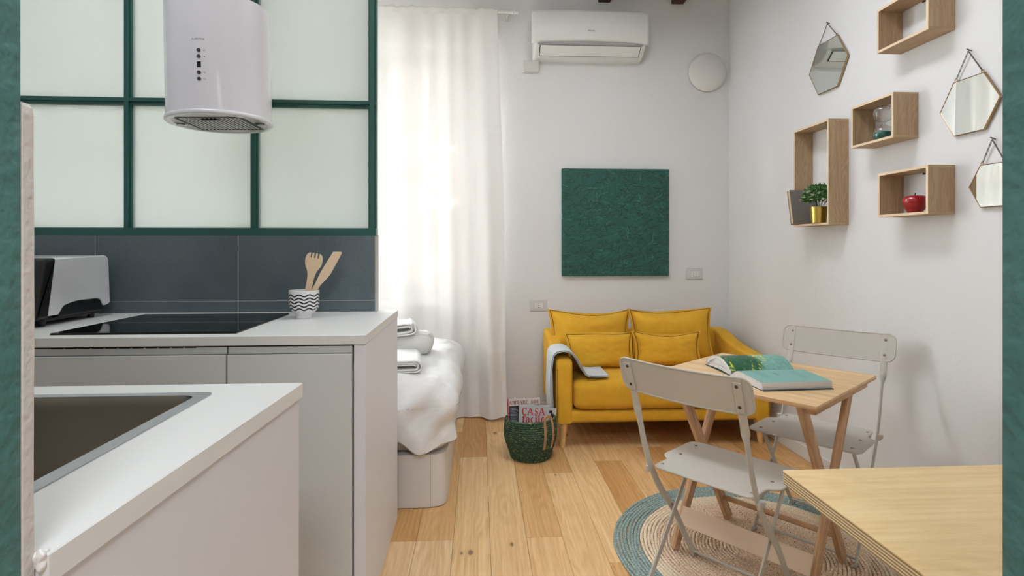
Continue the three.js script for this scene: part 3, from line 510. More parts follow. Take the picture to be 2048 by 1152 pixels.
// ---------- curtain ----------
{
  const yr = 2.862, zr = ZB + 0.075, xR = 0.13, xL = -0.86;
  const rod = thing('curtain_rod', 'white metal curtain rod above the window beside the air conditioner', 'curtain rod', [0, yr, zr]);
  part('rod', cyl(0.0125, 0.0125, 2.36, 0, 0, 0, 20).rotateZ(Math.PI / 2).translate(-0.94, 0, 0), whitePl, rod);
  part('finial', cyl(0.016, 0.016, 0.03, 0, 0, 0, 20).rotateZ(Math.PI / 2).translate(0.262, 0, 0), whitePl, rod);
  for (const x of [0.2, -2.1]) part('bracket', merge([cyl(0.017, 0.017, 0.012, 0, 0, 0, 20).rotateZ(Math.PI / 2).translate(x, 0, 0), span(x - 0.005, x + 0.005, -0.02, -0.01, -0.075, 0.004), span(x - 0.014, x + 0.014, -0.04, 0.03, -0.075, -0.07, 0.001)]), whitePl, rod);
  const c = thing('sheer_curtain', 'long sheer white curtain hanging from the rod in front of the window', 'curtain', [0, 0, 0]);
  const fold = (x, y) => {
    const t = 1 - y / yr, amp = 0.010 + 0.022 * t;
    let z = amp * Math.sin(x * 19 + 1.3 * Math.sin(x * 5.2) + 0.7 * t) + 0.5 * amp * Math.sin(x * 43 + 2 * Math.sin(x * 7 + 1) - t);
    z += 0.03 * t * Math.sin(x * 6 + 0.8);
    for (const [yy, k] of [[2.63, 1], [2.02, 1.2], [1.41, 1.2], [0.82, 1.6], [0.46, 1.2]]) z += 0.004 * k * Math.exp(-(((y - yy - 0.01 * Math.sin(x * 5)) / 0.008) ** 2));
    return z;
  };
  const fabric = grid(330, 150, (u, v) => {
    const y = mix(0.012, yr - 0.028, v), t = 1 - v, x0 = mix(xL, xR, u);
    const flare = 0.085 * t ** 1.1 * sstep(0.35, 1, u) + 0.02 * Math.sin(t * 5) * u * t;
    let x = x0 + flare, z = zr + 0.014 + fold(x0, y) * sstep(0, 0.12, t + 0.06) + 0.05 * t * t * sstep(0.5, 1, u);
    if (t > 0.93) { z += 0.3 * (t - 0.93) * (1 + 0.5 * Math.sin(x0 * 14)); }
    const yy = y + 0.012 * Math.sin(x0 * 11 + 0.6) * sstep(0.9, 1, t) - 0.0;
    return [x, Math.max(0.006, yy), z];
  });
  part('fabric', fabric, voile, c);
  part('hem', grid(300, 8, (u, v) => { const x0 = mix(xL, xR, u), y = mix(yr - 0.03, yr + 0.025, v); const a = v * Math.PI; return [x0, y + 0.004 * Math.sin(x0 * 90) * v + 0.003 * Math.sin(x0 * 37), zr + 0.0155 + 0.003 * Math.sin(x0 * 60) * (1 - v * 0.5) - 0.012 * sstep(0.75, 1, v)]; }), voile, c, 'gathered rod pocket of doubled cloth');
  part('rod_pocket', grid(300, 6, (u, v) => { const x0 = mix(xL, xR, u), y = mix(yr - 0.03, yr + 0.024, v); return [x0, y + 0.003 * Math.sin(x0 * 80) * v, zr - 0.0165 + 0.002 * Math.sin(x0 * 70)]; }), voile, c);
}

// ---------- wall fittings ----------
{ // air conditioner: profile in (d from wall, y), swept along x
  const t = thing('air_conditioner', 'white split air conditioner high on the back wall above the green painting', 'air conditioner', [0.779, 2.678, ZB]);
  const ends = (x) => sstep(0.4135, 0.36, Math.abs(x));
  const bodyP = [[0, 0.19], [0.08, 0.185], [0.16, 0.165], [0.17, -0.05], [0.155, -0.085], [0.1, -0.125], [0.05, -0.14], [0, -0.142]];
  const sh = roundPoly(bodyP, [0, 0.02, 0.02, 0.02, 0.02, 0.03, 0.02, 0]);
  part('housing', muv(extrude(sh, 0.79, 0.014, 4, 8).rotateY(-Math.PI / 2).translate(0.395, 0, 0)), whitePl, t);
  part('front_panel', grid(80, 24, (u, v) => {
    const x = mix(-0.415, 0.415, u), e = 1 - (Math.abs(x) / 0.415) ** 2, tip = Math.abs(x) > 0.4 ? (Math.abs(x) - 0.4) / 0.015 : 0;
    const y = mix(-0.066 + 0.018 * e, 0.158 + 0.012 * e, v) + (v < 0.1 ? 0.006 * tip : 0) - (v > 0.9 ? 0.008 * tip : 0);
    return [x, y, 0.176 + 0.016 * Math.sin(v * Math.PI * 0.9 + 0.15) + 0.006 * e - 0.02 * tip * tip - (v > 0.95 ? 0.012 * (v - 0.95) / 0.05 : 0) - (v < 0.04 ? 0.012 * (0.04 - v) / 0.04 : 0)];
  }), whitePl, t);
  part('panel_edge', merge([span(-0.412, 0.412, -0.04, 0.16, 0.16, 0.174, 0.004)]), whitePl, t);
  part('brow', grid(40, 1, (u, v) => { const x = mix(-0.37, 0.37, u), e = 1 - (x / 0.37) ** 2; return [x, mix(-0.072, -0.066 + 0.02 * e, v), mix(0.166, 0.178, v)]; }), greyPl, t, 'grey curved trim under the front panel');
  const dir = [0.06, -0.054], lv = (x0, x1, s0, s1, off) => { const p = (s) => [0.166 + (0.105 - 0.166) * s + off * 0.6, -0.074 + (-0.128 + 0.074) * s - off * 0.8]; const a = p(s0), b = p(s1); return grid(1, 1, (u, v) => [mix(x0, x1, u), mix(b[1], a[1], v), mix(b[0], a[0], v)]); };
  part('outlet_gap', lv(-0.357, 0.357, 0.0, 1.02, 0.003), darkGap, t);
  part('louver', merge([(() => { const g = rbox(0.704, 0.078, 0.004, 0, 0, 0, 0.0015); g.rotateX(0.846); return g.translate(0, -0.105, 0.1415); })()]), whitePl, t);
  const logo = canvasTex(256, 64, (c, w, h) => { c.fillStyle = '#dfdfdc'; c.fillRect(0, 0, w, h); c.fillStyle = '#4b4d50'; c.font = 'bold 52px sans-serif'; c.textAlign = 'center'; c.fillText('Hisense', w / 2, 48); });
  part('logo', new THREE.PlaneGeometry(0.06, 0.015).translate(0.0, 0.018, 0.1987), std({ map: logo, roughness: 0.5 }), t);
  part('pipe_cover', muv(span(-0.462, -0.346, -0.222, -0.14, 0, 0.03, 0.006)), std({ color: 0xd9d7d2, roughness: 0.9 }), t, 'small grey plastered pipe cover');
}
{ // plaster wall lamp: shallow dish
  const t = thing('wall_lamp', 'round white plaster wall lamp on the back wall near the corner', 'lamp', [1.679, 2.482, ZB]);
  const pr = [[0.139, 0], [0.1405, 0.006], [0.139, 0.012], [0.12, 0.028], [0.085, 0.042], [0.045, 0.05], [0.0005, 0.052]];
  const d = part('shade', new THREE.LatheGeometry(new THREE.SplineCurve(pr.map((p) => V2(...p))).getPoints(40), 72).rotateX(Math.PI / 2), std({ color: 0xe6e4e0, roughness: 0.8 }), t);
  d.scale.set(1.03, 1, 1); d.rotation.z = 0.5; d.position.z = 0.004;
  part('backplate', cyl(0.06, 0.06, 0.005, 0, 0, 0, 32).rotateX(Math.PI / 2).translate(0, 0, 0.0025), whitePl, t);
}
{ // painting
  const pt = canvasTex(1024, 1024, (c, w, h) => {
    c.fillStyle = '#21574c'; c.fillRect(0, 0, w, h); c.lineCap = 'round';
    for (let i = 0; i < 900; i++) { const x = rr(0, w), y = rr(0, h), a = rr(-0.6, 0.1), l = rr(20, 110); c.globalAlpha = rr(0.04, 0.12); c.strokeStyle = i % 3 ? '#163f37' : '#2f6b5d'; c.lineWidth = rr(8, 34); c.beginPath(); c.moveTo(x, y); c.lineTo(x + l * Math.cos(a), y + l * Math.sin(a)); c.stroke(); }
    for (let i = 0; i < 1300; i++) { let x = rr(0, w), y = rr(0, h), a = rr(-0.7, 0.2) + (i % 3 === 0 ? rr(0.8, 2.2) : 0); const n = 2 + Math.floor(rr(0, 4)); c.globalAlpha = rr(0.35, 0.85); c.strokeStyle = i % 7 ? '#0d2f29' : '#478575'; c.lineWidth = rr(2.2, 6.5); c.beginPath(); c.moveTo(x, y); for (let k = 0; k < n; k++) { a += rr(-0.5, 0.5); x += rr(8, 26) * Math.cos(a); y += rr(8, 26) * Math.sin(a); c.lineTo(x, y); } c.stroke(); }
  });
  const t = thing('painting', 'square dark green textured canvas on the back wall above the sofa', 'painting', [0.99, 1.374, ZB]);
  part('canvas', (() => { const g = rbox(0.785, 0.777, 0.03, 0, 0, 0.019, 0.003), p = g.attributes.position, uv = []; for (let i = 0; i < p.count; i++) uv.push(p.getX(i) / 0.8 + 0.5, p.getY(i) / 0.8 + 0.5); g.setAttribute('uv', new THREE.Float32BufferAttribute(uv, 2)); return g; })(), std({ map: pt, roughness: 0.6, bumpMap: pt, bumpScale: 0.003 }), t);
  part('stretcher', span(-0.37, 0.37, -0.37, 0.37, 0, 0.006), beech, t);
}
for (const [x, y, label, kind] of [[1.583, 1.0, 'white wall plate with socket and two switch modules right of the green painting', 'mix'], [0.431, 0.773, 'white wall socket plate beside the curtain, left of the sofa', 'one']]) {
  const t = thing(kind === 'mix' ? 'switch_plate' : 'wall_socket', label, kind === 'mix' ? 'switch' : 'socket', [x, y, ZB]);
  part('plate', rbox(0.122, 0.082, 0.009, 0, 0, 0.0045, 0.004, 3), std({ color: 0xd6d5d3, roughness: 0.5 }), t);
  part('frame_line', rbox(0.07, 0.047, 0.002, 0, 0, 0.0092, 0.001), greyPl, t);
  for (let i = -1; i <= 1; i++) part(i === (kind === 'mix' ? -1 : 0) ? 'socket' : 'module', rbox(0.0212, 0.0445, 0.004, i * 0.0225, 0, 0.0098, 0.001), whitePl, t);
  const sx = kind === 'mix' ? -0.0225 : 0;
  for (const dy of [-0.0125, 0, 0.0125]) part('hole', cyl(0.0031, 0.0031, 0.001, 0, 0, 0, 12).rotateX(Math.PI / 2).translate(sx, dy, 0.0119), blackPl, t);
}

// ---------- wall shelves and mirrors (right wall) ----------
function shelf(label, z0, z1, y0, y1, depth) {       // z0 far, z1 near
  const t = thing('wall_shelf', label, 'shelf', [XR, y0, (z0 + z1) / 2], 0, 'open wooden box shelves on the right wall'), w = z1 - z0, h = y1 - y0, th = 0.011, g = (a, grain) => muv(a, 0.5, 0.25, grain, [rnd(), rnd()]);
  for (const y of [0, h - th]) part(y ? 'top_board' : 'bottom_board', g(span(-depth, -0.0005, y, y + th, -w / 2, w / 2, 0.001), 'z'), paul, t);
  for (const z of [-w / 2, w / 2 - th]) part('side_board', g(span(-depth, -0.0005, th, h - th, z, z + th, 0.001), 'y'), paul, t);
  part('edge_band', merge([span(-depth - 0.0006, -depth + 0.0005, 0.0005, th, -w / 2 + 0.0005, w / 2 - 0.0005), span(-depth - 0.0006, -depth + 0.0005, h - th, h - 0.0005, -w / 2 + 0.0005, w / 2 - 0.0005), span(-depth - 0.0006, -depth + 0.0005, th, h - th, -w / 2 + 0.0005, -w / 2 + th), span(-depth - 0.0006, -depth + 0.0005, th, h - th, w / 2 - th, w / 2 - 0.0005)]), paulEdge, t);
  part('hanger', merge([span(-0.003, -0.001, h - th - 0.008, h - th, -0.02, -0.002), cyl(0.0028, 0.0028, 0.006, 0, 0, 0, 10).rotateZ(Math.PI / 2).translate(-0.005, h - th - 0.006, -0.008)]), darkMetal, t);
}
shelf('tall open wooden box shelf holding the grey book and potted plant', -3.006, -2.694, 1.309, 1.839, 0.105);
shelf('small wooden box shelf holding the hourglass with green sand', -2.517, -2.25, 1.657, 1.849, 0.11);
shelf('small wooden box shelf holding the red apple jar', -2.342, -2.068, 1.326, 1.517, 0.11);
shelf('empty small wooden box shelf, highest on the right wall', -2.348, -2.067, 2.041, 2.232, 0.11);
const mirrorM = std({ color: 0xe9efec, roughness: 0.01, metalness: 1 });
function mirror(label, z, y, R, hook) {
  const t = thing('hexagonal_mirror', label, 'mirror', [XR, y, z], 0, 'hexagonal mirrors hanging from chains'), pt = (r) => { const p = []; for (let i = 0; i < 6; i++) { const a = i * Math.PI / 3; p.push([Math.cos(a) * r, Math.sin(a) * r * 0.93]); } return p; };
  const toWall = (g) => g.rotateY(-Math.PI / 2);
  part('glass', toWall(extrude(polyShape(pt(R - 0.002)), 0.004, 0.0008).translate(0, 0, 0.008)), mirrorM, t);
  const fr = polyShape(pt(R)); fr.holes.push(polyShape(pt(R - 0.0032)));
  part('frame', toWall(extrude(fr, 0.011, 0.0012).translate(0, 0, 0.003)), brassM, t);
  part('back', toWall(extrude(polyShape(pt(R - 0.004)), 0.004).translate(0, 0, 0.0015)), darkMetal, t);
  part('nail', cyl(0.0022, 0.0022, 0.02, 0, 0, 0, 10).rotateZ(Math.PI / 2 - 0.3).translate(-0.009, hook - y + 0.004, 0), darkMetal, t);
  const ch = part('chain', new THREE.BufferGeometry(), darkMetal, t), links = [];
  for (const s of [-1, 1]) {
    const a = V(-0.012, hook - y, 0), b = V(-0.009, R * 0.93 * 0.866 + 0.006, s * R * 0.44), n = Math.round(a.distanceTo(b) / 0.0046), dir = b.clone().sub(a).normalize();
    for (let i = 0; i < n; i++) { const g = new THREE.TorusGeometry(0.0025, 0.0006, 6, 10).scale(1, 1.45, 1); g.rotateY(i % 2 ? 0.2 : 1.7); g.applyQuaternion(new THREE.Quaternion().setFromUnitVectors(V(0, 1, 0), dir)); const p = a.clone().lerp(b, (i + 0.5) / n); links.push(g.translate(p.x, p.y, p.z)); }
    part('ring', new THREE.TorusGeometry(0.006, 0.0011, 8, 18).rotateY(Math.PI / 2).translate(b.x, b.y, b.z), brassM, t);
  }
  ch.geometry = merge(links);
}
mirror('largest hexagonal brass-framed mirror, highest of the three, reflecting the air conditioner', -2.848, 2.153, 0.164, 2.374);
mirror('medium hexagonal brass-framed mirror right of the hourglass shelf, reflecting the curtain', -1.997, 1.73, 0.13, 1.934);
mirror('smallest hexagonal brass-framed mirror, cut by the green door jamb', -1.899, 1.42, 0.0965, 1.583);
{ // things on the shelves
  const k = thing('grey_book', 'grey hardback book leaning in the tall wooden shelf behind the potted plant', 'book', [1.768, 1.3205, -2.945], 0);
  k.rotation.x = -0.2;
  const grey = std({ color: 0x7e7872, roughness: 0.5 });
  part('cover', merge([span(-0.072, 0.066, 0, 0.19, 0.0105, 0.013, 0.0008), span(-0.072, 0.066, 0, 0.19, -0.013, -0.0105, 0.0008), span(0.064, 0.067, 0, 0.19, -0.012, 0.012, 0.0008)]), grey, k);
  part('pages', span(-0.069, 0.062, 0.003, 0.187, -0.0103, 0.0103, 0.001), std({ color: 0xcdb894, roughness: 0.9 }), k, 'tan page block');
  const t = thing('potted_plant', 'small artificial plant with white flowers in a shiny gold pot on the tall shelf', 'plant', [1.748, 1.3205, -2.79]);
  part('pot', new THREE.LatheGeometry([[0.0005, 0], [0.034, 0], [0.0355, 0.002], [0.0415, 0.082], [0.042, 0.084], [0.0405, 0.084], [0.039, 0.075], [0.0005, 0.072]].map((p) => V2(...p)), 48), goldM, t);
  const lg = [], leafShape = (L, w, a, tilt, o) => { const g = grid(2, 4, (u, v) => { const s = Math.sin(Math.PI * (0.08 + 0.92 * v)) * w * (u - 0.5); return [s, v * L * (1 - 0.1 * v), 0.25 * L * v * v + Math.abs(u - 0.5) * w * 0.5]; }); g.rotateX(tilt).rotateY(a); return g.translate(...o); };
  const dirs = [];
  for (let i = 0; i < 1150; i++) { const th = rr(0, 6.283), ph = Math.acos(rr(-0.35, 1)), r = 0.088 * Math.cbrt(rr(0.2, 1)), o = [r * Math.sin(ph) * Math.cos(th) * 0.85, 0.128 + r * Math.cos(ph) * 0.78, r * Math.sin(ph) * Math.sin(th)]; o[0] = Math.min(o[0], 0.07); o[2] = Math.min(o[2], 0.078); lg.push(leafShape(rr(0.012, 0.022), rr(0.006, 0.01), rr(0, 6.28), rr(-1.2, 1.2), o)); if (r > 0.076 && i % 4 === 0 && Math.cos(th) < 0.4) dirs.push(o); }
  const leafM = std({ color: 0x4a8238, roughness: 0.6, transmission: 0.2, thickness: 0 });
  const fo = part('foliage', merge(lg), leafM, t); fo.userData.kind = 'stuff';
  const st = []; for (let i = 0; i < 26; i++) { const a = rr(0, 6.28), q = rr(0.01, 0.055); st.push(tube([[0.3 * q * Math.cos(a), 0.07, 0.3 * q * Math.sin(a)], [0.7 * q * Math.cos(a), 0.1, 0.7 * q * Math.sin(a)], [Math.min(0.06, q * Math.cos(a)), 0.115 + rr(0, 0.045), q * Math.sin(a)]], 0.0008, 8, 5)); }
  part('stem', merge(st), std({ color: 0x3f5a2b, roughness: 0.7 }), t);
  for (const o of dirs.slice(0, 26)) { const pet = []; for (let c = 0; c < 5; c++) { const q = [o[0] * 1.06 + rr(-0.007, 0.003), o[1] + rr(-0.003, 0.007), o[2] * 1.06 + rr(-0.008, 0.008)]; for (let p = 0; p < 5; p++) pet.push(leafShape(0.0066, 0.0058, p * 1.257, 1.0, q)); } part('flower', merge(pet), std({ color: 0xe9ead9, roughness: 0.8 }), t); }
}
{ // hourglass
  const t = thing('hourglass', 'clear glass hourglass with dark green sand on the small shelf', 'hourglass', [1.786, 1.6685, -2.377]);
  const g = std({ color: 0xffffff, roughness: 0.01, transmission: 1, thickness: 0.002, ior: 1.5 });
  const pr = [[0.0005, 0], [0.03, 0.001], [0.039, 0.012], [0.041, 0.03], [0.034, 0.053], [0.012, 0.067], [0.0045, 0.074], [0.012, 0.081], [0.034, 0.095], [0.041, 0.118], [0.039, 0.136], [0.03, 0.147], [0.0005, 0.148]];
  const cp = new THREE.CatmullRomCurve3(pr.map(([x, y]) => V(x, y, 0)), false, 'centripetal').getPoints(90); const outerP = cp.map((p) => V2(Math.max(0.0003, p.x), p.y)), innerP = cp.map((p) => V2(Math.max(0.0003, p.x - 0.0016), clamp(p.y, 0.0018, 0.1462))).reverse();
  part('glass', new THREE.LatheGeometry([...outerP, ...innerP], 48), g, t);
  part('sand', new THREE.LatheGeometry([[0.0005, 0.0022], [0.027, 0.0028], [0.0362, 0.013], [0.0385, 0.028], [0.037, 0.034], [0.02, 0.04], [0.0005, 0.044]].map((p) => V2(...p)), 40), std({ color: 0x17806e, roughness: 0.9 }), t, 'dark green sand');
}
{ // apple jar
  const t = thing('apple_jar', 'glossy red apple-shaped jar with lid on the lowest small shelf', 'jar', [1.786, 1.3375, -2.197]);
  const red = std({ color: 0xa3061a, roughness: 0.3, clearcoat: 0.7, clearcoatRoughness: 0.15 });
  const sp = (a) => new THREE.LatheGeometry(new THREE.SplineCurve(a.map((p) => V2(...p))).getPoints(30), 56);
  part('bowl', sp([[0.0005, 0.001], [0.02, 0.0], [0.026, 0.004], [0.037, 0.022], [0.0445, 0.045], [0.0445, 0.052]]), red, t);
  part('lid', sp([[0.0448, 0.0524], [0.044, 0.058], [0.036, 0.0675], [0.02, 0.0715], [0.008, 0.0685], [0.0005, 0.066]]), red, t);
  part('stem', tube([[0, 0.066, 0], [0.0005, 0.075, 0], [0.002, 0.0815, 0]], 0.0022, 10, 8), std({ color: 0x3a0a0a, roughness: 0.5 }), t);
}

// ---------- sofa ----------
{
  const cx = 1.105, z0 = -3.985, zf = -3.27, t = thing('sofa', 'mustard yellow two-seat fabric sofa with pale wooden legs against the back wall', 'sofa', [cx, 0, 0]);
  const hw = 0.65, arm = 0.098;
  part('base', smuv(softBox(2 * hw - 0.012, 0.075, zf - z0 - 0.03, 0.014, [20, 4, 12], null), 1).translate(0, 0.192, (z0 + zf) / 2 + 0.008), sofaM, t);
  const prof = new THREE.Shape();                     // side view: x = depth from the front, y up
  prof.moveTo(0.0, 0.157); prof.lineTo(0.004, 0.49); prof.quadraticCurveTo(0.006, 0.532, 0.05, 0.537); prof.bezierCurveTo(0.2, 0.545, 0.32, 0.55, 0.46, 0.585); prof.quadraticCurveTo(0.56, 0.615, 0.6, 0.618); prof.lineTo(0.7, 0.618); prof.lineTo(0.7, 0.157); prof.closePath();
  for (const s of [-1, 1]) {
    const g = extrude(prof, arm, 0.022, 5, 16).rotateY(Math.PI / 2);   // depth runs to -z
    part('arm', smuv(toCreasedNormals(g, 0.6), 1).translate(s > 0 ? hw - arm : -hw, 0, zf), sofaM, t);
    part('piping', tube([[s * (hw - 0.006), 0.48, zf + 0.003], [s * (hw - 0.006), 0.3, zf + 0.0035], [s * (hw - 0.006), 0.17, zf + 0.002]].map((p) => p), 0.0022, 12, 6), pipeM, t);
  }
  part('backrest', smuv(softBox(2 * (hw - arm) + 0.02, 0.44, 0.15, 0.05, [24, 10, 8], (q) => { q.z -= 0.12 * (q.y + 0.2) * 0.5; }), 1).translate(0, 0.4, z0 + 0.105), sofaM, t);
  part('seat_cushion', smuv(softBox(2 * (hw - arm) - 0.006, 0.178, 0.6, 0.052, [48, 12, 28], (q, n) => { if (q.y > 0) q.y += 0.014 * (1 - (q.x / 0.56) ** 2) * (1 - (q.z / 0.31) ** 2) + 0.002 * n3(q.x * 9, 1, q.z * 9); q.z += 0.006 * (1 - (q.x / 0.56) ** 2); }), 1).translate(0, 0.318, zf - 0.292), sofaM, t);
  const legM = std({ color: 0xfff0dc, map: rep(birchT, 2, 2), roughness: 0.55 });
  for (const [x, z, lx, lz] of [[-0.597, zf - 0.062, -0.012, 0.012], [0.597, zf - 0.062, 0.012, 0.012], [-0.597, z0 + 0.07, -0.012, -0.012], [0.597, z0 + 0.07, 0.012, -0.012]]) {
    const g = new THREE.LatheGeometry([[0.0005, 0], [0.013, 0], [0.0145, 0.003], [0.024, 0.15], [0.024, 0.156], [0.0005, 0.156]].map((p) => V2(...p)), 24), p = g.attributes.position;
    for (let i = 0; i < p.count; i++) { const k = 1 - p.getY(i) / 0.156; p.setX(i, p.getX(i) + lx * k); p.setZ(i, p.getZ(i) + lz * k); }
    part('leg', g.translate(x, 0, z), legM, t);
  }
}
// stuffed cushion with a flat seam flange; lies in its own xy plane
function cushion(name, label, w, h, th, pos, rot, seed, group) {
  const t = thing(name, label, 'cushion', pos, 0, group); t.rotation.set(...rot);
  const edge = (u, v) => {                             // outline: corners reach out, sides draw in
    const ax = 1 - 0.11 * (1 - v * v) * Math.abs(u), ay = 1 - (0.15 + 0.02 * Math.sin(seed)) * (1 - u * u) * Math.abs(v);
    return [u * w / 2 * ax, v * h / 2 * ay + (v > 0 ? -0.006 * Math.sin(u * 3 + seed) * v : 0)];
  };
  const face = (s) => grid(64, 44, (a, b) => {
    const u = a * 2 - 1, v = b * 2 - 1, [x, y] = edge(u, v), k = ((1 - u ** 4) * (1 - v ** 4)) ** 0.62;
    const e = Math.exp(-((1 - Math.abs(u)) / 0.16)) * Math.sin(v * 17 + seed) * 0.5 + Math.exp(-((1 - Math.abs(v)) / 0.2)) * Math.sin(u * 21 + seed * 2) * 0.5;
    const z = s * (th / 2 * k * (1 + 0.12 * n3(u * 2 + seed, v * 2.2, s)) + 0.005 * e * k + 0.002 * n3(u * 8, v * 8, seed) * k);
    return s > 0 ? [x, y, z] : [-x, y, z];
  });
  part('cover', smuv(merge([face(1), face(-1)]), 1), sofaM, t);
  const N = 120, per = []; for (let i = 0; i < N; i++) { const q = i / N * 4, s = Math.floor(q), f = (q - s) * 2 - 1; per.push(s === 0 ? edge(f, -1) : s === 1 ? edge(1, f) : s === 2 ? edge(-f, 1) : edge(-1, -f)); }
  const fl = grid(N, 4, (a, v) => { const [x, y] = per[Math.round(a * N) % N], l = Math.hypot(x, y), k = [-0.004, 0.014, 0.016, 0.014, -0.004][Math.round(v * 4)], z = [0.0035, 0.0028, 0, -0.0028, -0.0035][Math.round(v * 4)]; return [x + x / l * k * 1.2, y + y / l * k, z + 0.003 * Math.sin(a * 40 + seed)]; }, true);
  part('seam_flange', smuv(fl, 1), sofaM, t);
  part('piping', new THREE.TubeGeometry(new THREE.CatmullRomCurve3(per.map(([x, y], i) => V(x * 1.0, y * 1.0, 0.0035 + 0.003 * Math.sin(i / N * 40 + seed))), true), 200, 0.003, 6, true), pipeM, t);
  return t;
}
cushion('back_cushion', 'large mustard back cushion, left one on the sofa behind a lumbar pillow', 0.55, 0.36, 0.17, [0.757, 0.583, -3.775], [-0.2, 0.02, 0.0], 1, 'large back cushions of the mustard sofa');
cushion('back_cushion', 'large mustard back cushion, right one on the sofa nearest the room corner', 0.56, 0.365, 0.17, [1.318, 0.588, -3.77], [-0.2, -0.02, 0.005], 3.1, 'large back cushions of the mustard sofa');
cushion('lumbar_pillow', 'small rectangular mustard pillow on the sofa seat next to the folded grey blanket', 0.43, 0.235, 0.12, [0.78, 0.525, -3.575], [-0.22, 0.03, 0.02], 5.2, 'small pillows on the mustard sofa');
cushion('lumbar_pillow', 'small rectangular mustard pillow on the right half of the sofa seat, behind the table', 0.43, 0.225, 0.12, [1.222, 0.525, -3.575], [-0.22, -0.03, -0.01], 7.7, 'small pillows on the mustard sofa');

{ // blanket over the left arm
  const path = [[0.441, 0.06], [0.436, 0.2], [0.431, 0.36], [0.433, 0.5], [0.447, 0.562], [0.49, 0.58], [0.535, 0.574], [0.566, 0.548], [0.6, 0.49], [0.64, 0.437], [0.69, 0.428], [0.77, 0.428]];
  const c = new THREE.CatmullRomCurve3(path.map(([x, y]) => V(x, y, 0)), false, 'centripetal'), th = 0.013, K = 28;
  const t = thing('blanket', 'pale blue-grey folded blanket draped over the left sofa arm onto the seat', 'blanket', [0, 0, 0]);
  const layer = (off, dz, name) => {
    const g = grid(K * 2, 150, (a, v) => {
      const s = clamp((v * 152 - 1) / 150), p = c.getPointAt(s), T = c.getTangentAt(s), n = [-T.y, T.x], end = v === 0 || v === 1;
      const i = Math.round(a * K * 2) % (K * 2), top = i < K, f = (top ? i / K : (2 * K - i) / K), taper = 1 - s;
      const wz0 = -3.275 + dz + 0.01 * Math.sin(s * 9) - 0.02 * sstep(0.5, 1, s), wz1 = -3.54 - 0.05 * sstep(0.6, 1, s) + 0.03 * (1 - s) + 0.012 * Math.sin(s * 7 + 2);
      const z = mix(wz0, wz1, f), rip = 0.012 * (1 - sstep(0.3, 0.55, s)) * Math.sin(f * 17 + s * 2) * (1 - 0.5 * f) + 0.0025 * n3(f * 6, s * 14, 1);
      const e = Math.min(1, 12 * Math.min(f, 1 - f)) ** 0.5, o = (top ? 1 : -1) * th * 0.25 * e * (end ? 0.05 : 1) + off + Math.max(rip, s > 0.42 ? -0.001 : -0.004);
      return [p.x + n[0] * o, p.y + n[1] * o, z];
    }, true);
    part(name, smuv(g, 1), blanketM, t);
  };
  layer(0.0035, 0, 'upper_layer'); layer(-0.003, 0.006, 'lower_layer');
}

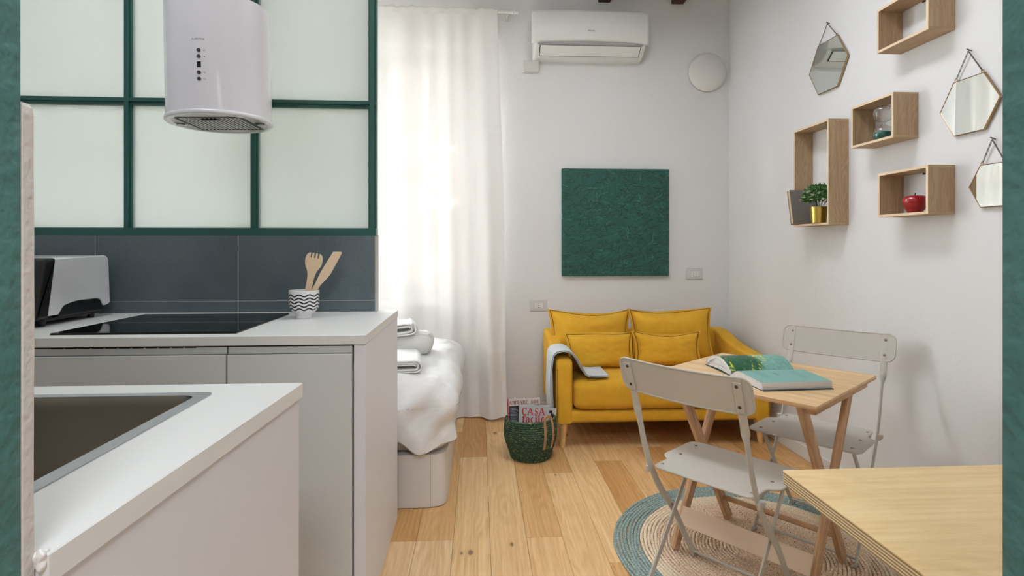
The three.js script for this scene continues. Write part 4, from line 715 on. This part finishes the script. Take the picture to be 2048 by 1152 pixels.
// ---------- basket with magazines ----------
{
  const t = thing('basket', 'round dark green woven basket with tan handles standing by the sofa arm', 'basket', [0.294, 0, -3.195]);
  const bT = tex(512, 512, (u, v) => { const a = vn(u * 44, v * 60, 44, 60, 31), b = vn(u * 70, v * 80, 70, 80, 33); let c = lerp3([34, 60, 48], [74, 104, 78], clamp(a * 1.1 - 0.05)); if (b > 0.86) c = [168, 152, 84]; else if (b > 0.8) c = [104, 120, 78]; return c; });
  const bM = std({ map: rep(bT, 2, 1), roughness: 0.85, bumpMap: rep(bT, 2, 1), bumpScale: 0.001 });
  const HB = 0.226, R = (y) => { const k = y / HB; return mix(mix(0.104, 0.146, sstep(-0.15, 0.62, k)), 0.139, sstep(0.7, 1.05, k)); };
  const rows = 20, pts = [[0.0005, 0.004], [0.09, 0.002]];
  for (let i = 0; i < rows; i++) for (let j = 0; j < 6; j++) { const y = (i + j / 6) / rows * HB, b = Math.abs(Math.sin(Math.PI * j / 6)) ** 0.7; pts.push([R(y) + 0.0065 * b, y + 0.001]); }
  pts.push([0.139, HB + 0.001], [0.135, HB + 0.003], [0.13, HB], [0.134, 0.17], [0.132, 0.12], [0.11, 0.05], [0.0005, 0.02]);
  const g = new THREE.LatheGeometry(pts.map((p) => V2(...p)), 110), p = g.attributes.position;
  for (let i = 0; i < p.count; i++) { const x = p.getX(i), y = p.getY(i), z = p.getZ(i), a = Math.atan2(z, x), r = Math.hypot(x, z), k = 1 + 0.012 * Math.sin(a * 2 + 1) * (y / 0.25) + (r > 0.1 ? 0.012 * (fbm((a + Math.PI) / 6.2832, y * 3.9, 70, 24, 6, 2) - 0.5) : 0); p.setXYZ(i, x * k, y + 0.006 * Math.sin(a + 0.6) * (y / 0.25), z * k); }
  g.computeVertexNormals();
  part('body', g, bM, t);
  const hT = tex(128, 128, (u, v) => lerp3([168, 120, 78], [206, 162, 116], vn(u * 30, v * 30, 30, 30, 3)));
  const hM = std({ map: hT, roughness: 0.85, bumpMap: hT, bumpScale: 0.002 });
  const handle = (a0, w, lift, out) => {
    const at = (da, y, o) => [(R(clamp(y, 0, HB)) + o) * Math.cos(a0 + da), y, (R(clamp(y, 0, HB)) + o) * Math.sin(a0 + da)];
    const c = new THREE.CatmullRomCurve3([at(-w, 0.08, 0.007), at(-w, 0.15, 0.008), at(-w * 0.98, HB - 0.02, 0.009), at(-w * 0.75, HB + lift * 0.7, out * 0.5), at(0, HB + lift, out), at(w * 0.75, HB + lift * 0.7, out * 0.5), at(w * 0.98, HB - 0.02, 0.009), at(w, 0.15, 0.008), at(w, 0.08, 0.007)].map((q) => V(...q)), false, 'centripetal');
    const geos = []; for (let k = 0; k < 3; k++) { const q = []; for (let i = 0; i <= 120; i++) { const s = i / 120, o = c.getPointAt(s), T = c.getTangentAt(s), N = V(o.x, 0, o.z).normalize(), B = V(0, 0, 0).crossVectors(T, N).normalize(), ph = s * 95 + k * 2.094; q.push(o.clone().addScaledVector(B, 0.0052 * Math.sin(ph)).addScaledVector(N, 0.0022 * Math.sin(2 * ph))); } geos.push(new THREE.TubeGeometry(new THREE.CatmullRomCurve3(q), 240, 0.0036, 6)); }
    part('handle', merge(geos), hM, t, 'tan braided handle');
  };
  handle(0.9, 0.2, 0.032, 0.0); handle(-2.1, 0.24, 0.05, 0.0);
  const mag = (name, label, w, h, th, pos, rot, paint) => {
    const m = thing(name, label, 'magazine', pos); m.rotation.set(...rot);
    part('pages', span(-w / 2 + 0.001, w / 2 - 0.001, 0.001, h - 0.001, -th / 2 + 0.0006, th / 2 - 0.0006), paperM, m);
    const mt = std({ map: canvasTex(512, 700, paint), roughness: 0.35, clearcoat: 0.2 });
    const g = span(-w / 2, w / 2, 0, h, th / 2 - 0.0005, th / 2 + 0.0001), p = g.attributes.position, uv = []; for (let i = 0; i < p.count; i++) uv.push(p.getX(i) / w + 0.5, p.getY(i) / h); g.setAttribute('uv', new THREE.Float32BufferAttribute(uv, 2));
    part('front_cover', g, mt, m);
    part('back_cover', span(-w / 2, w / 2, 0, h, -th / 2 - 0.0001, -th / 2 + 0.0005), std({ color: 0xa8323a, roughness: 0.4 }), m);
  };
  mag('magazine', 'dark-covered magazine headed ABITARE 608 at the back of the green basket', 0.19, 0.26, 0.009, [0.262, 0.067, -3.19], [-0.13, 0.1, 0.02], (c, w, h) => {
    c.fillStyle = '#cfc9c2'; c.fillRect(0, 0, w, h); c.fillStyle = '#2c2e33'; c.fillRect(22, 108, w, h);
    c.fillStyle = '#c2313a'; c.fillRect(0, 0, 16, h);
    c.fillStyle = '#8e3338'; c.font = 'bold 74px serif'; c.fillText('ABITARE', 22, 86, 300); c.fillText('608', 366, 86, 130);
    c.fillStyle = '#1c3a32'; c.fillRect(260, 112, 240, 40);
    c.fillStyle = '#9a9da3'; for (let i = 0; i < 9; i++) c.fillRect(40, 140 + i * 22, 90 + 60 * ((i * 37) % 5) / 5, 9);
    c.fillStyle = '#5a5d66'; c.fillRect(120, 210, 130, 420); c.fillStyle = '#878b95'; c.fillRect(165, 240, 30, 360);
  });
  mag('magazine', 'grey magazine headed CASA facile in red letters, front in the green basket', 0.175, 0.255, 0.008, [0.308, 0.04, -3.155], [-0.16, 0.06, -0.03], (c, w, h) => {
    c.fillStyle = '#b9bcba'; c.fillRect(0, 0, w, h); c.fillStyle = '#d3d5d3'; c.fillRect(0, 0, w, 14); c.fillStyle = '#a5a9a8'; c.fillRect(300, 250, 212, 450);
    c.fillStyle = '#c61b2b'; c.font = 'bold 150px serif'; c.fillText('CASA', 40, 150, 400); c.font = 'bold 140px serif'; c.fillText('facile', 50, 262, 400);
    c.fillStyle = '#7d8282'; for (let i = 0; i < 10; i++) c.fillRect(110, 300 + i * 24, 130 + 50 * ((i * 29) % 4) / 4, 10);
  });
  mag('magazine', 'magazine with black and pale stripes behind the right basket handle', 0.16, 0.235, 0.007, [0.358, 0.035, -3.19], [-0.1, 0.5, -0.12], (c, w, h) => {
    c.fillStyle = '#c3cacb'; c.fillRect(0, 0, w, h); c.fillStyle = '#1c2024'; for (let i = 0; i < 7; i++) c.fillRect(30 + (i % 2) * 40, 40 + i * 92, w - 120, 44); c.fillStyle = '#5a6a70'; c.fillRect(60, 20, 70, h);
  });
}

// ---------- rug ----------
const TC = [1.076, -2.089], FV = [0.775, -0.632], SV = [0.632, 0.775];
const TURN = -Math.asin(0.775);                      // local -z looks along FV
{
  const r = thing('rug', 'round braided jute rug with a teal border under the folding table', 'rug', [1.116, 0, -2.14]);
  const fleck = (A, B, C, D) => tex(256, 64, (u, v) => { const a = vn(u * 40, v * 6, 40, 6, 3), b = vn(u * 70, v * 12, 70, 12, 9); let c = lerp3(A, B, a); if (b > 0.8) c = C; else if (b < 0.14) c = D; return c; });
  const teal = fleck([120, 144, 139], [160, 178, 171], [220, 222, 210], [86, 106, 103]), pale = fleck([226, 202, 168], [242, 226, 196], [248, 238, 218], [206, 168, 138]), nat = fleck([212, 176, 142], [240, 218, 190], [250, 240, 222], [172, 118, 98]);
  const tM = [teal, pale, nat].map((t) => std({ map: t, roughness: 0.95, bumpMap: t, bumpScale: 0.0015 }));
  const pitch = 0.0135, n = 43;
  for (let i = 0; i < n; i++) {
    const R = pitch * (i + 0.5), seg = Math.max(24, Math.round(2 * Math.PI * R / 0.0042)), dirn = i % 2 ? 1 : -1, waves = Math.round(2 * Math.PI * R / 0.0165), kind = i >= n - 8 ? 0 : i >= n - 13 ? 1 : 2;
    const g = grid(seg, 8, (u, v) => {
      const a = u * 2 * Math.PI * dirn, t = v * 2 * Math.PI, lift = 0.5 + 0.5 * Math.sin(a * dirn * waves + 1.9 * Math.cos(t)), wob = 0.0012 * Math.sin(a * 7 + i) + 0.0009 * Math.sin(a * 19 + i * 2);
      const rr_ = R + wob + (0.0056 + 0.0009 * lift) * Math.cos(t) * dirn, y = 0.0046 + (0.0036 + 0.0022 * lift) * Math.sin(t);
      return [rr_ * Math.cos(a), y, rr_ * Math.sin(a)];
    }, true);
    const uv = g.attributes.uv; for (let k = 0; k < uv.count; k++) uv.setX(k, uv.getX(k) * 2 * Math.PI * R / 0.16 + i * 0.37);
    part('braid', g, tM[kind], r, kind ? null : undefined);
  }
}
// ---------- folding table ----------
{
  const t = thing('folding_table', 'square folding table with plywood top and crossed wooden legs on the rug', 'table', [TC[0], 0.0115, TC[1]], TURN);
  const h = 0.6985, S = 0.308, y0 = h - 0.014;
  const ts = roundPoly([[-S, -S], [S, -S], [S, S], [-S, S]], 0.004);
  part('tabletop', muv(flat(ts, y0 + 0.004, h, 0.0012), 1, 0.5, 'x'), tableTop, t);
  part('ply_edge', muv(flat(ts, y0, y0 + 0.0045), 1), std({ color: 0xc79b6c, roughness: 0.7 }), t);
  const leg = (x, s) => {                            // from foot (z = s*0.2) to top (z = -s*0.2)
    const a = V(x, 0.0, s * 0.205), b = V(x, y0 - 0.001, -s * 0.215), L = a.distanceTo(b) - 0.012, g = muv(rbox(0.021, L, 0.042, 0, 0, 0, 0.003), 0.8, 0.15, 'y', [rnd(), rnd()]);
    const m = part('leg', g, ash, t); m.position.copy(a).lerp(b, 0.5); m.rotation.x = Math.atan2(b.z - a.z, b.y - a.y); return m;
  };
  for (const x of [-1, 1]) { leg(x * 0.247, 1); leg(x * 0.225, -1); }
  part('support_rail', muv(rbox(0.03, 0.026, 0.53, -0.275, y0 - 0.0135, 0, 0.002), 0.8, 0.15, 'z'), ash, t); part('support_rail', muv(rbox(0.03, 0.026, 0.53, 0.275, y0 - 0.0135, 0, 0.002), 0.8, 0.15, 'z'), ash, t);
  part('stretcher_board', muv(rbox(0.484, 0.07, 0.009, 0, 0, 0, 0.001), 0.7, 0.3, 'y'), std({ color: 0xe0c6ab, bumpMap: rep(birchT, 1, 1), bumpScale: 0.0003, roughness: 0.6 }), t, 'thin plywood stretcher board').position.set(0, 0.125, 0.158);
  t.children[t.children.length - 1].rotation.x = -0.53;
  part('dowel', muv(cyl(0.0105, 0.0105, 0.45, 0, 0, 0, 20).rotateZ(Math.PI / 2), 0.8, 0.15), ash, t).position.set(0, 0.115, -0.138);
  part('pivot_bolt', cyl(0.005, 0.005, 0.06, 0, 0, 0, 12).rotateZ(Math.PI / 2), steel, t).position.set(0.236, 0.348, 0);
  part('pivot_bolt', cyl(0.005, 0.005, 0.06, 0, 0, 0, 12).rotateZ(Math.PI / 2), steel, t).position.set(-0.236, 0.348, 0);
}
// ---------- folding chairs ----------
function makeChair(label, pos, turn) {
  const t = thing('folding_chair', label, 'chair', pos, turn, 'beige metal folding chairs at the table');
  const SW = 0.187;
  // long bars: backrest top -> pivot -> front foot
  const tw = (q) => Math.PI / 2 * (1 - sstep(0.17, 0.23, q));
  for (const s of [-1, 1]) {
    part('long_bar', bar([[s * SW, 0.815, 0.2495], [s * SW, 0.7, 0.211], [s * SW, 0.6, 0.178], [s * SW, 0.51, 0.15], [s * SW, 0.415, 0.108], [s * SW, 0.32, 0.045], [s * SW, 0.226, -0.035], [s * SW, 0.107, -0.112], [s * SW, 0.006, -0.185]], 0.0062, 0.026, [1, 0, 0], 90, tw), chairM, t);
    part('cross_leg', bar([[s * (SW - 0.019), 0.418, -0.15], [s * (SW - 0.019), 0.22, 0.005], [s * (SW - 0.019), 0.005, 0.182]], 0.006, 0.022, [1, 0, 0], 30), chairM, t);
    part('pivot', merge([cyl(0.012, 0.012, 0.014, s * (SW + 0.009), 0.418, 0.108, 16).rotateZ(0), rbox(0.012, 0.024, 0.026, s * (SW + 0.008), 0.412, 0.112, 0.004)]), chairM, t);
    const rv = part('rivet', cyl(0.005, 0.005, 0.024, 0, 0, 0, 14).rotateZ(Math.PI / 2), rivetM, t); rv.position.set(s * (SW - 0.0095), 0.25, -0.018);
    part('foot', merge([rbox(0.016, 0.014, 0.034, s * SW, 0.007, -0.192, 0.005), rbox(0.016, 0.014, 0.03, s * (SW - 0.019), 0.007, 0.185, 0.005)]), std({ color: 0xaaa598, roughness: 0.6 }), t);
  }
  part('foot_rod', cyl(0.0048, 0.0048, 2 * SW, 0, 0, 0, 14).rotateZ(Math.PI / 2).translate(0, 0.022, -0.172), chairM, t);
  part('foot_rod', cyl(0.0048, 0.0048, 2 * SW - 0.04, 0, 0, 0, 14).rotateZ(Math.PI / 2).translate(0, 0.03, 0.16), chairM, t);
  // backrest: pressed sheet, bowed backwards, rolled rim, tilted with the bars
  const bw = 0.225, bh = 0.0585, rc = 0.03, th = 0.0026, bow = (x) => 0.016 * (1 - (x / bw) ** 2);
  const B = new THREE.Group(); B.name = 'backrest'; t.add(B); B.position.set(0, 0.762, 0.226); B.rotation.x = 0.32;
  const out = []; for (const [cx, cy, a0] of [[bw - rc, bh - rc, 0], [-bw + rc, bh - rc, 1], [-bw + rc, -bh + rc, 2], [bw - rc, -bh + rc, 3]]) for (let i = 0; i <= 8; i++) { const a = (a0 + i / 8) * Math.PI / 2; out.push([cx + rc * Math.cos(a), cy + rc * Math.sin(a)]); }
  const dens = []; for (let i = 0; i < out.length; i++) { const a = out[i], b = out[(i + 1) % out.length], m = Math.max(1, Math.round(Math.hypot(a[0] - b[0], a[1] - b[1]) / 0.012)); for (let k = 0; k < m; k++) dens.push([mix(a[0], b[0], k / m), mix(a[1], b[1], k / m)]); }
  // sheet as strips across x
  const yl = (x) => { const q = Math.abs(x) - (bw - rc); return q <= 0 ? bh : bh - rc + Math.sqrt(Math.max(0, rc * rc - q * q)); };
  const strip = (s) => grid(60, 4, (u, v) => { const x = Math.sin((u - 0.5) * Math.PI) * bw * (s), y = (v - 0.5) * 2 * yl(x); return [x, y, bow(x) * 1 + s * th / 2]; });
  part('sheet', merge([strip(1), strip(-1)]), chairM, B);
  part('rim', new THREE.TubeGeometry(new THREE.CatmullRomCurve3(dens.map(([x, y]) => V(x, y, bow(x))), true), 160, 0.0036, 8, true), chairM, B);
  for (const s of [-1, 1]) {
    for (const y of [-0.032, 0.034]) part('rivet', new THREE.SphereGeometry(0.0058, 14, 8).scale(1, 1, 0.55).translate(s * SW, y, bow(SW) - 0.004), rivetM, B), part('rivet', new THREE.SphereGeometry(0.0052, 14, 8).scale(1, 1, 0.5).translate(s * SW, y, bow(SW) + 0.0095), darkMetal, B);
    part('bar_end', rbox(0.027, 0.1, 0.006, s * SW, -0.004, bow(SW) + 0.0056, 0.0029, 2), chairM, B);
  }
  // seat: sheet with notched rear corners and rounded front, rolled rim
  const ss = roundPoly([[-0.17, -0.118], [0.17, -0.118], [0.172, -0.02], [0.206, 0.006], [0.206, 0.208], [-0.206, 0.208], [-0.206, 0.006], [-0.172, -0.02]], [0.022, 0.022, 0.012, 0.016, 0.035, 0.035, 0.016, 0.012]);
  const Sg = new THREE.Group(); Sg.name = 'seat'; t.add(Sg); Sg.position.y = 0.43;
  part('sheet', flat(ss, -0.0035, 0, 0.0008), chairM, Sg);
  const rim = ss.getPoints(10).map((q) => V(q.x, -0.0035, -q.y)); rim.pop();
  part('rim', new THREE.TubeGeometry(new THREE.CatmullRomCurve3(rim, true, 'centripetal'), 260, 0.0042, 8, true), chairM, Sg);
  for (const [x, z] of [[-0.158, 0.085], [0.158, 0.085], [-0.165, -0.045], [0.165, -0.045], [-0.17, -0.165], [0.17, -0.165]]) part('rivet', new THREE.SphereGeometry(0.0062, 14, 8).scale(1, 0.35, 1).translate(x, 0.0005, z), rivetM, Sg);
  part('under_rail', merge([rbox(0.37, 0.012, 0.02, 0, -0.0145, -0.16, 0.003), rbox(0.012, 0.014, 0.24, -0.165, -0.0135, -0.03, 0.003), rbox(0.012, 0.014, 0.24, 0.165, -0.0135, -0.03, 0.003)]), chairM, Sg);
  return t;
}
const onFloor = (f, s) => [TC[0] + f * FV[0] + s * SV[0], 0.0115, TC[1] + f * FV[1] + s * SV[1]];
makeChair('beige metal folding chair with its back to the camera, in front of the plywood desk', onFloor(-0.36, 0.012), TURN);
makeChair('beige metal folding chair facing the camera beside the right wall, behind the table', onFloor(0.375, 0.08), TURN + Math.PI + 0.02);
// ---------- open book ----------
{
  const t = thing('open_book', 'large open art book on the folding table, teal page and garden picture', 'book', [0.948, 0.71, -2.06], 0.05);
  const Lx = 0.253, wn = 0.215, wf = 0.2;
  part('cover', merge([rbox(Lx + 0.004, 0.003, wn + 0.004, Lx / 2, 0.0017, wn / 2 + 0.006, 0.001), rbox(Lx + 0.004, 0.003, wf + 0.004, Lx / 2, 0.0017, -wf / 2 - 0.006, 0.001)]), std({ color: 0x1e3a3a, roughness: 0.5 }), t, 'dark green hard cover');
  part('spine', rbox(Lx, 0.004, 0.03, Lx / 2, 0.0022, 0, 0.001), std({ color: 0x8f4a40, roughness: 0.6 }), t);
  const tealP = canvasTex(512, 440, (c, w, h) => {
    c.fillStyle = '#78aaa0'; c.fillRect(0, 0, w, h); c.fillStyle = '#6f9f96';
    c.save(); c.translate(0, h); c.rotate(-Math.PI / 2); c.fillStyle = '#5d8f86'; for (let i = 0; i < 9; i++) c.fillRect(120, 90 + i * 7, 190 + 20 * ((i * 31) % 4), 3); for (let i = 0; i < 8; i++) c.fillRect(150, 360 + i * 7, 200, 2.5);
    c.fillStyle = '#23423f'; c.font = 'bold 30px serif'; c.fillText('lilies', 190, 240); c.restore();
  });
  const gard = tex(512, 384, (u, v) => {
    const a = fbm(u, v, 10, 8, 301, 5), b = fbm(u, v, 26, 20, 307, 3), k = sstep(0.62, 0.45, u + 0.25 * (a - 0.5));
    let c = lerp3([96, 152, 140], [140, 184, 172], b); c = lerp3(c, lerp3([12, 66, 44], [40, 112, 74], b), k);
    const y = sstep(0.16, 0.04, Math.abs(u - 0.62 - 0.3 * (v - 0.5))) + sstep(0.1, 0.02, u) ; if (vn(u * 34, v * 26, 34, 26, 311) > 0.68 && y > 0.2) c = lerp3(c, [216, 204, 40], 0.85); else if (vn(u * 40, v * 30, 40, 30, 317) > 0.9) c = lerp3(c, [170, 150, 60], 0.6);
    return c;
  });
  const edgeT = tex(64, 256, (u, v) => { const q = vn(0.5, v * 90, 2, 90, 3); return lerp3([196, 193, 188], [232, 230, 226], q); });
  const edgeM = std({ map: edgeT, roughness: 0.9 });
  // page block: profile y(s) over the width, extruded along the spine
  const block = (dir, wd, top, bot, face) => {
    const N = 26, sec = (s) => [dir * s * wd, bot(s), top(s)];
    const pg = grid(8, N, (u, v) => { const [z, , y] = sec(v); return [u * Lx, y, z]; });
    if (dir > 0) { const ix = pg.index.array; for (let i = 0; i < ix.length; i += 3) { const q = ix[i]; ix[i] = ix[i + 1]; ix[i + 1] = q; } pg.computeVertexNormals(); }
    part('page', pg, face, t);
    const ends = [0, Lx].map((x) => grid(N, 6, (u, v) => { const [z, b, y] = sec(u); return [x + 0.0015 * Math.sin(v * 20 + u * 4), mix(b, y, v), z]; }));
    const fore = grid(12, 6, (u, v) => { const [z, b, y] = sec(1); return [u * Lx, mix(b, y, v), z + dir * 0.002 * Math.sin(v * Math.PI)]; });
    const botg = grid(4, N, (u, v) => { const [z, b] = sec(v); return [u * Lx, b, z]; });
    part('page_block', merge([...ends, fore, botg]), edgeM, t);
  };
  block(1, wn, (s) => 0.0035 + 0.031 * sstep(-0.05, 0.28, s) ** 0.8 * (1 - 0.2 * s), () => 0.0034, std({ map: tealP, roughness: 0.45 }));
  block(-1, wf, (s) => 0.0045 + 0.058 * Math.sin(Math.PI * Math.min(1, 0.05 + s * 0.86)) ** 0.7 * (1 - 0.3 * s) + 0.006 * s, (s) => 0.0036 + 0.004 * Math.sin(Math.PI * s), std({ map: gard, roughness: 0.4 }));
  const fans = []; for (let i = 0; i < 5; i++) fans.push(grid(1, 20, (u, v) => [mix(-0.003, 0.05, u), 0.005 + (0.012 + i * 0.008) * Math.sin(Math.PI * Math.min(1, 0.05 + v * 0.9)), -v * (wf - 0.004 * i) - 0.002]));
  part('loose_pages', merge(fans), std({ color: 0xdcdad6, roughness: 0.85 }), t);
  part('ribbon', bar([[0.0, 0.03, 0.004], [-0.006, 0.012, 0.008], [-0.008, 0.002, 0.02]], 0.004, 0.001, [0, 0, 1], 12), std({ color: 0xe2e0da, roughness: 0.8 }), t);
}
// ---------- plywood desk in the foreground ----------
{
  const x0 = 0.622, x1 = XR, z0 = -1.118, z1 = ZF, y1 = 0.74, t = thing('plywood_desk', 'thick birch plywood desk top with striped layered edge in the right foreground', 'desk', [x0, y1, z1]);
  const s = (in_) => roundPoly([[in_, 0.0], [x1 - x0, 0.0], [x1 - x0, z1 - z0 - in_], [in_, z1 - z0 - in_]], [0.001, 0.001, 0.001, 0.008]);
  part('top_veneer', muv(flat(s(0), -0.0028, 0, 0.0006), 0.6, 0.6, 'x'), birch, t);
  const L = [], D = []; for (let i = 0; i < 9; i++) (i % 2 ? L : D).push(flat(s(i % 2 ? 0 : 0.0003), -0.0028 - (i + 1) * 0.0026, -0.0028 - i * 0.0026));
  part('light_ply', merge(L), plyLight, t, 'pale plywood layers'); part('dark_ply', merge(D), plyDark, t, 'dark plywood layers');
  part('wall_cleat', span(x1 - x0 - 0.03, x1 - x0, -0.066, -0.0265, 0.02 - (z1 - z0), -0.02, 0.002), beech, t);
}
// ---------- ceiling lamps ----------
for (const l of LAMPS) {
  const [x, y, z] = l.at, [w, d] = l.size, label = { kitchen: 'square white flush ceiling lamp above the kitchen aisle', entry: 'square white ceiling lamp in the entry behind the doorway', living: 'square white flush ceiling lamp above the living area' }[l.name];
  const top = l.name === 'entry' ? 2.62 : CEIL, t = thing('ceiling_lamp', label, 'lamp', [x, y, z]);
  part('housing', span(-w / 2 - 0.012, w / 2 + 0.012, 0.006, top - y, -d / 2 - 0.012, d / 2 + 0.012, 0.003), whitePl, t);
  part('diffuser', rbox(w, 0.008, d, 0, 0.004, 0, 0.002), std({ color: 0xffffff, roughness: 0.6, emissive: new THREE.Color(0.96, 0.985, 1), emissiveIntensity: 1.0 }), t);
  const a = new THREE.RectAreaLight(new THREE.Color(0.94, 0.985, 1.06), l.power, w, d); a.position.set(x, y - 0.006, z); a.lookAt(x, 0, z); a.name = 'ceiling_lamp_light'; scene.add(a);
}
renderer.render(scene, camera);
